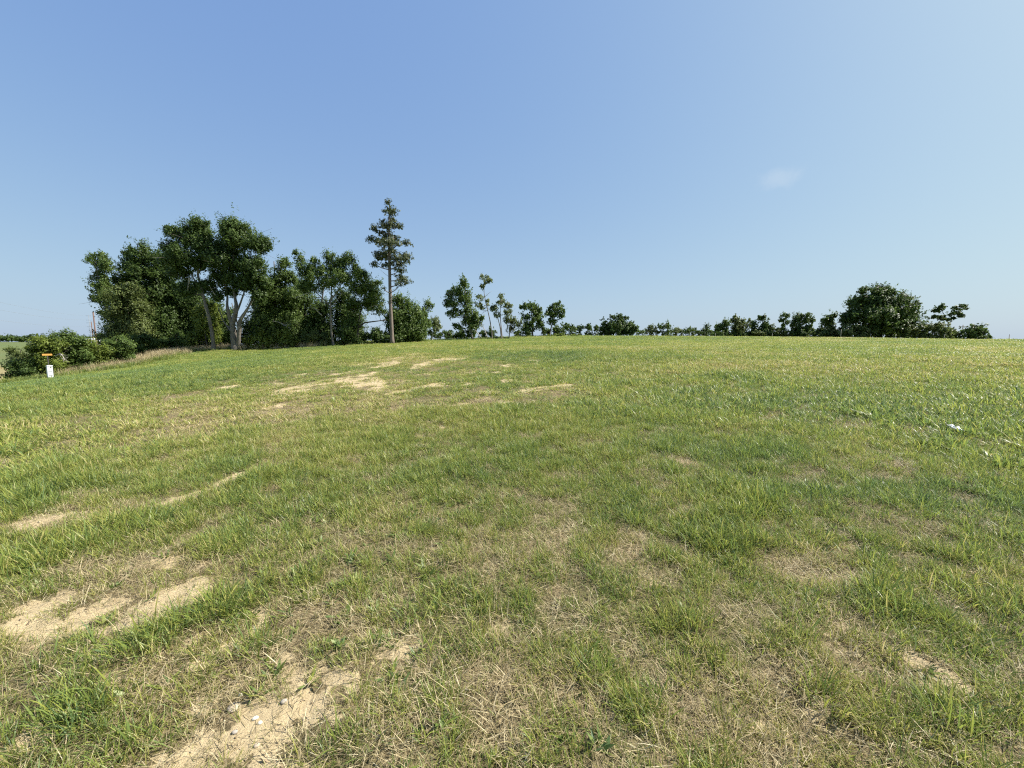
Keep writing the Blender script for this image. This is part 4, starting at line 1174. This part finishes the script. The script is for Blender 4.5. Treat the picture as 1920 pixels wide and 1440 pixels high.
for i, (dz, a, lab) in enumerate([(.6, (-60, 553), 'uppermost faint power line crossing the sky at far left'), (4.5, (-60, 570), 'middle faint power line crossing the sky at far left'), (10.5, (-60, 592), 'lowest faint power line crossing the sky at far left')]):
    s0 = tt + np.array([-2.0, -.3, -dz + .28]); e = P(a[0], a[1], 150)
    pts = [s0 + (e - s0) * t - np.array([0, 0, 7.0 * t * (1 - t)]) for t in np.linspace(0, 1, 24)]
    w = MB(); w.tube(pts, [.028] * 24, 5); tag(w.build('power_line', GREYM), lab, 'cable', 'power lines at far left')
pole('small utility pole with crossarm over the bushes at the right end', 1806, 609, 118, .14, [.5], WOODP, 'utility_pole', armw=3.0)
pole('slim pole on the bare horizon at the far right', 1893, 627, 150, .12, [], WOODP)
pole('short stub pole on the horizon, rightmost in view', 1906, 636, 150, .10, [], WOODP)

def house():
    Y = 150; c = P(182, 640, Y); x = c[0]; g = gz(x, Y); top = P(182, 634.5, Y)[2]
    root = thing('farm_shed', 'white-roofed farm shed half hidden behind the bank shrubs', 'shed', (x, Y, g))
    wl_, dp = 7.4, 6.0; eave = top - 1.5
    b = MB(); b.box((x, Y, (g - .3 + eave) / 2), (wl_, dp, eave - g + .3)); b.build('wall', WALLM, root)
    v = [(x - wl_ / 2 - .3, Y - dp / 2 - .3, eave), (x + wl_ / 2 + .3, Y - dp / 2 - .3, eave), (x + wl_ / 2 + .3, Y, top), (x - wl_ / 2 - .3, Y, top), (x - wl_ / 2 - .3, Y + dp / 2 + .3, eave), (x + wl_ / 2 + .3, Y + dp / 2 + .3, eave)]
    new_obj('roof', np.array(v), [(0, 1, 2, 3), (3, 2, 5, 4), (0, 3, 4), (1, 5, 2), (0, 4, 5, 1)], ROOFW, root)
    for s in (-2, 2):
        q = MB(); q.box((x + s, Y - dp / 2 - .02, eave - 1.4), (1.1, .06, 1.0)); q.build('window', GLASS, root)
    d = MB(); d.box((x, Y - dp / 2 - .02, g + 1.1), (1.2, .06, 2.2)); d.build('door', DARKM, root)
house()
tree('dark round tree beside the white-roofed shed', 140, 190, [(186, 632, 7, 6), (195, 634, 8, 6), (190, 645, 10, 9)], None, 'dark', 'dark', lai=2.6, auto_w=2, limbs=False)

FP = 'fence posts along the right-hand row'
for px, py, Y, h, lab in [(1576, 634, 84, 2.1, 'pale thin fence post left below the huge round tree'), (1632, 634, 84, 1.3, 'short fence post in front of the yellowish bush'), (1770, 636, 82, 1.4, 'fence post in front of the slanting-crown tree'),
                          (1448, 633, 92, 1.4, 'fence post in front of the narrow ragged tree'), (1341, 632, 95, 1.3, 'fence post at the left end of the right-hand row')]:
    x = P(px, py, Y)[0]; g = gz(x, Y)
    root = thing('fence_post', lab, 'post', (x, Y, g), FP)
    b = MB(); b.tube([(x, Y, g - .3), (x, Y, g + h * .5), (x + .01, Y, g + h - .02)], [.06, .058, .055], 8); b.build('post', WOODP, root, True)
    c = MB(); c.tube([(x + .01, Y, g + h - .02), (x + .01, Y, g + h + .03), (x + .01, Y, g + h + .06)], [.062, .05, .01], 8); c.build('post_top', WOODP, root, True)

# ------------------------------------------------------------------ stones and litter
STONE = {'white': simple('white_stone', (.58, .54, .44), .85, 0, .15, 30, .3), 'grey': simple('grey_stone', (.34, .30, .25), .9, 0, .2, 30, .3), 'tan': simple('tan_stone', (.40, .33, .24), .9, 0, .2, 30, .3)}
def stone(label, px, py, sx, sy, sz, m, seed, rz=0.0):
    c = ground_at(px, py); z = gz(c[0], c[1])
    rg = np.random.default_rng(seed)
    nu, nv = 14, 9
    V = []
    for i in range(nv):
        ph = math.pi * i / (nv - 1)
        for j in range(nu):
            th = 2 * math.pi * j / nu
            d = np.array([math.sin(ph) * math.cos(th), math.sin(ph) * math.sin(th), math.cos(ph)])
            f = 1 + .3 * (fbm(np.array([d[0] * 1.7 + seed]), np.array([d[1] * 1.7 + d[2] * 1.3]), seed, 3)[0] - .5)
            v = d * f * np.array([sx, sy, sz]) / 2
            V.append((v[0] * math.cos(rz) - v[1] * math.sin(rz) + c[0], v[0] * math.sin(rz) + v[1] * math.cos(rz) + c[1], v[2] + z + sz * .22))
    Fc = [(i * nu + j, (i + 1) * nu + j, (i + 1) * nu + (j + 1) % nu, i * nu + (j + 1) % nu) for i in range(nv - 1) for j in range(nu)]
    o = new_obj('stone', np.array(V), Fc, STONE[m], smooth=True)
    # origin at the stone
    me = o.data
    for v in me.vertices: v.co -= Vector((c[0], c[1], z))
    o.location = (c[0], c[1], z)
    tag(o, label, 'stone', 'stones on the bare soil')
for s in [('round flat tan stone set in the bare soil at bottom left', 438, 1322, .055, .05, .02, 'tan', 1), ('white wedge-shaped stone on the bare soil right of the round tan one', 478, 1343, .026, .018, .016, 'white', 2, .5),
          ('small white stone just below the wedge-shaped white stone', 487, 1353, .02, .016, .013, 'white', 3), ('small white stone under the dark grass clump at bottom left', 450, 1298, .018, .016, .016, 'white', 4),
          ('grey stone at the right side of the bare soil at bottom left', 532, 1316, .028, .022, .018, 'grey', 5, .4), ('small tan stone at the very bottom of the bare soil', 481, 1392, .024, .02, .014, 'tan', 6),
          ('dark grey pebble low on the bare soil', 440, 1368, .024, .016, .012, 'grey', 7)]:
    stone(*s)

def litter():
    c = ground_at(1790, 816); z = gz(c[0], c[1])
    n = 9
    V = []; rg = np.random.default_rng(3)
    for i in range(n):
        for j in range(n):
            u, v = i / (n - 1) - .5, j / (n - 1) - .5
            V.append((c[0] + u * .12 + .006 * rg.normal(), c[1] + v * .08 + .005 * rg.normal() - u * .05, z + .11 + v * .05 + .012 * math.sin(u * 9 + v * 4) + .006 * rg.normal() - u * .03))
    Fc = np.array([(i * n + j, (i + 1) * n + j, (i + 1) * n + j + 1, i * n + j + 1) for i in range(n - 1) for j in range(n - 1)])
    o = new_obj('litter_scrap', np.array(V), Fc, simple('white_paper', (.8, .79, .74), .8, 0, .04))
    for v in o.data.vertices: v.co -= Vector((c[0], c[1], z))
    o.location = (c[0], c[1], z)
    so = o.modifiers.new('thickness', 'SOLIDIFY'); so.thickness = .003
    tag(o, 'crumpled white scrap lying in the grass at right', 'litter')
litter()

# crumbs of soil, gravel and bits of dead stalk on the bare patches
def crumbs():
    def pebble(rg, m, elong=1.0):
        V = []
        for d in [(0, 0, 1), (1, 0, 0), (0, 1, 0), (-1, 0, 0), (0, -1, 0), (0, 0, -1)]:
            V.append(np.array(d) * rg.uniform(.6, 1.2) * np.array([.006 * elong, .006, .0045]))
        Fc = np.array([(0, 1, 2), (0, 2, 3), (0, 3, 4), (0, 4, 1), (5, 2, 1), (5, 3, 2), (5, 4, 3), (5, 1, 4)])
        o = new_obj('crumb', np.array(V), Fc, m, attrs={'bt': [.5] * 6, 'h': [1] * 6}); COL.objects.unlink(o); return o
    rg = np.random.default_rng(21)
    dm = grass_material('soil_crumb', [(0, (.06, .05, .04)), (.35, (.24, .18, .11)), (.7, (.46, .37, .24)), (1, (.66, .60, .48))], 0.0, .95, .1)
    src = [pebble(rg, dm) for _ in range(4)] + [pebble(rg, dm, 4.0) for _ in range(2)]
    x, y = sample(26000, .9, 6.5, 62)
    b, d, l = fields(x, y)
    k = rng.random(len(x)) < np.clip(b * 1.1, .05, 1)
    x, y = x[k], y[k]; n = len(x)
    s = np.exp(rng.normal(-.6, .5, n))
    scatter('soil_crumbs', 'loose crumbs, gravel and stalk bits on the bare soil', 'gravel', np.stack([x, y, terrain(x, y) + .001], -1), rots(n, .5), np.stack([s, s, s], -1), rng.integers(0, 6, n), .36 + rng.normal(0, .2, n), src, dm)
crumbs()
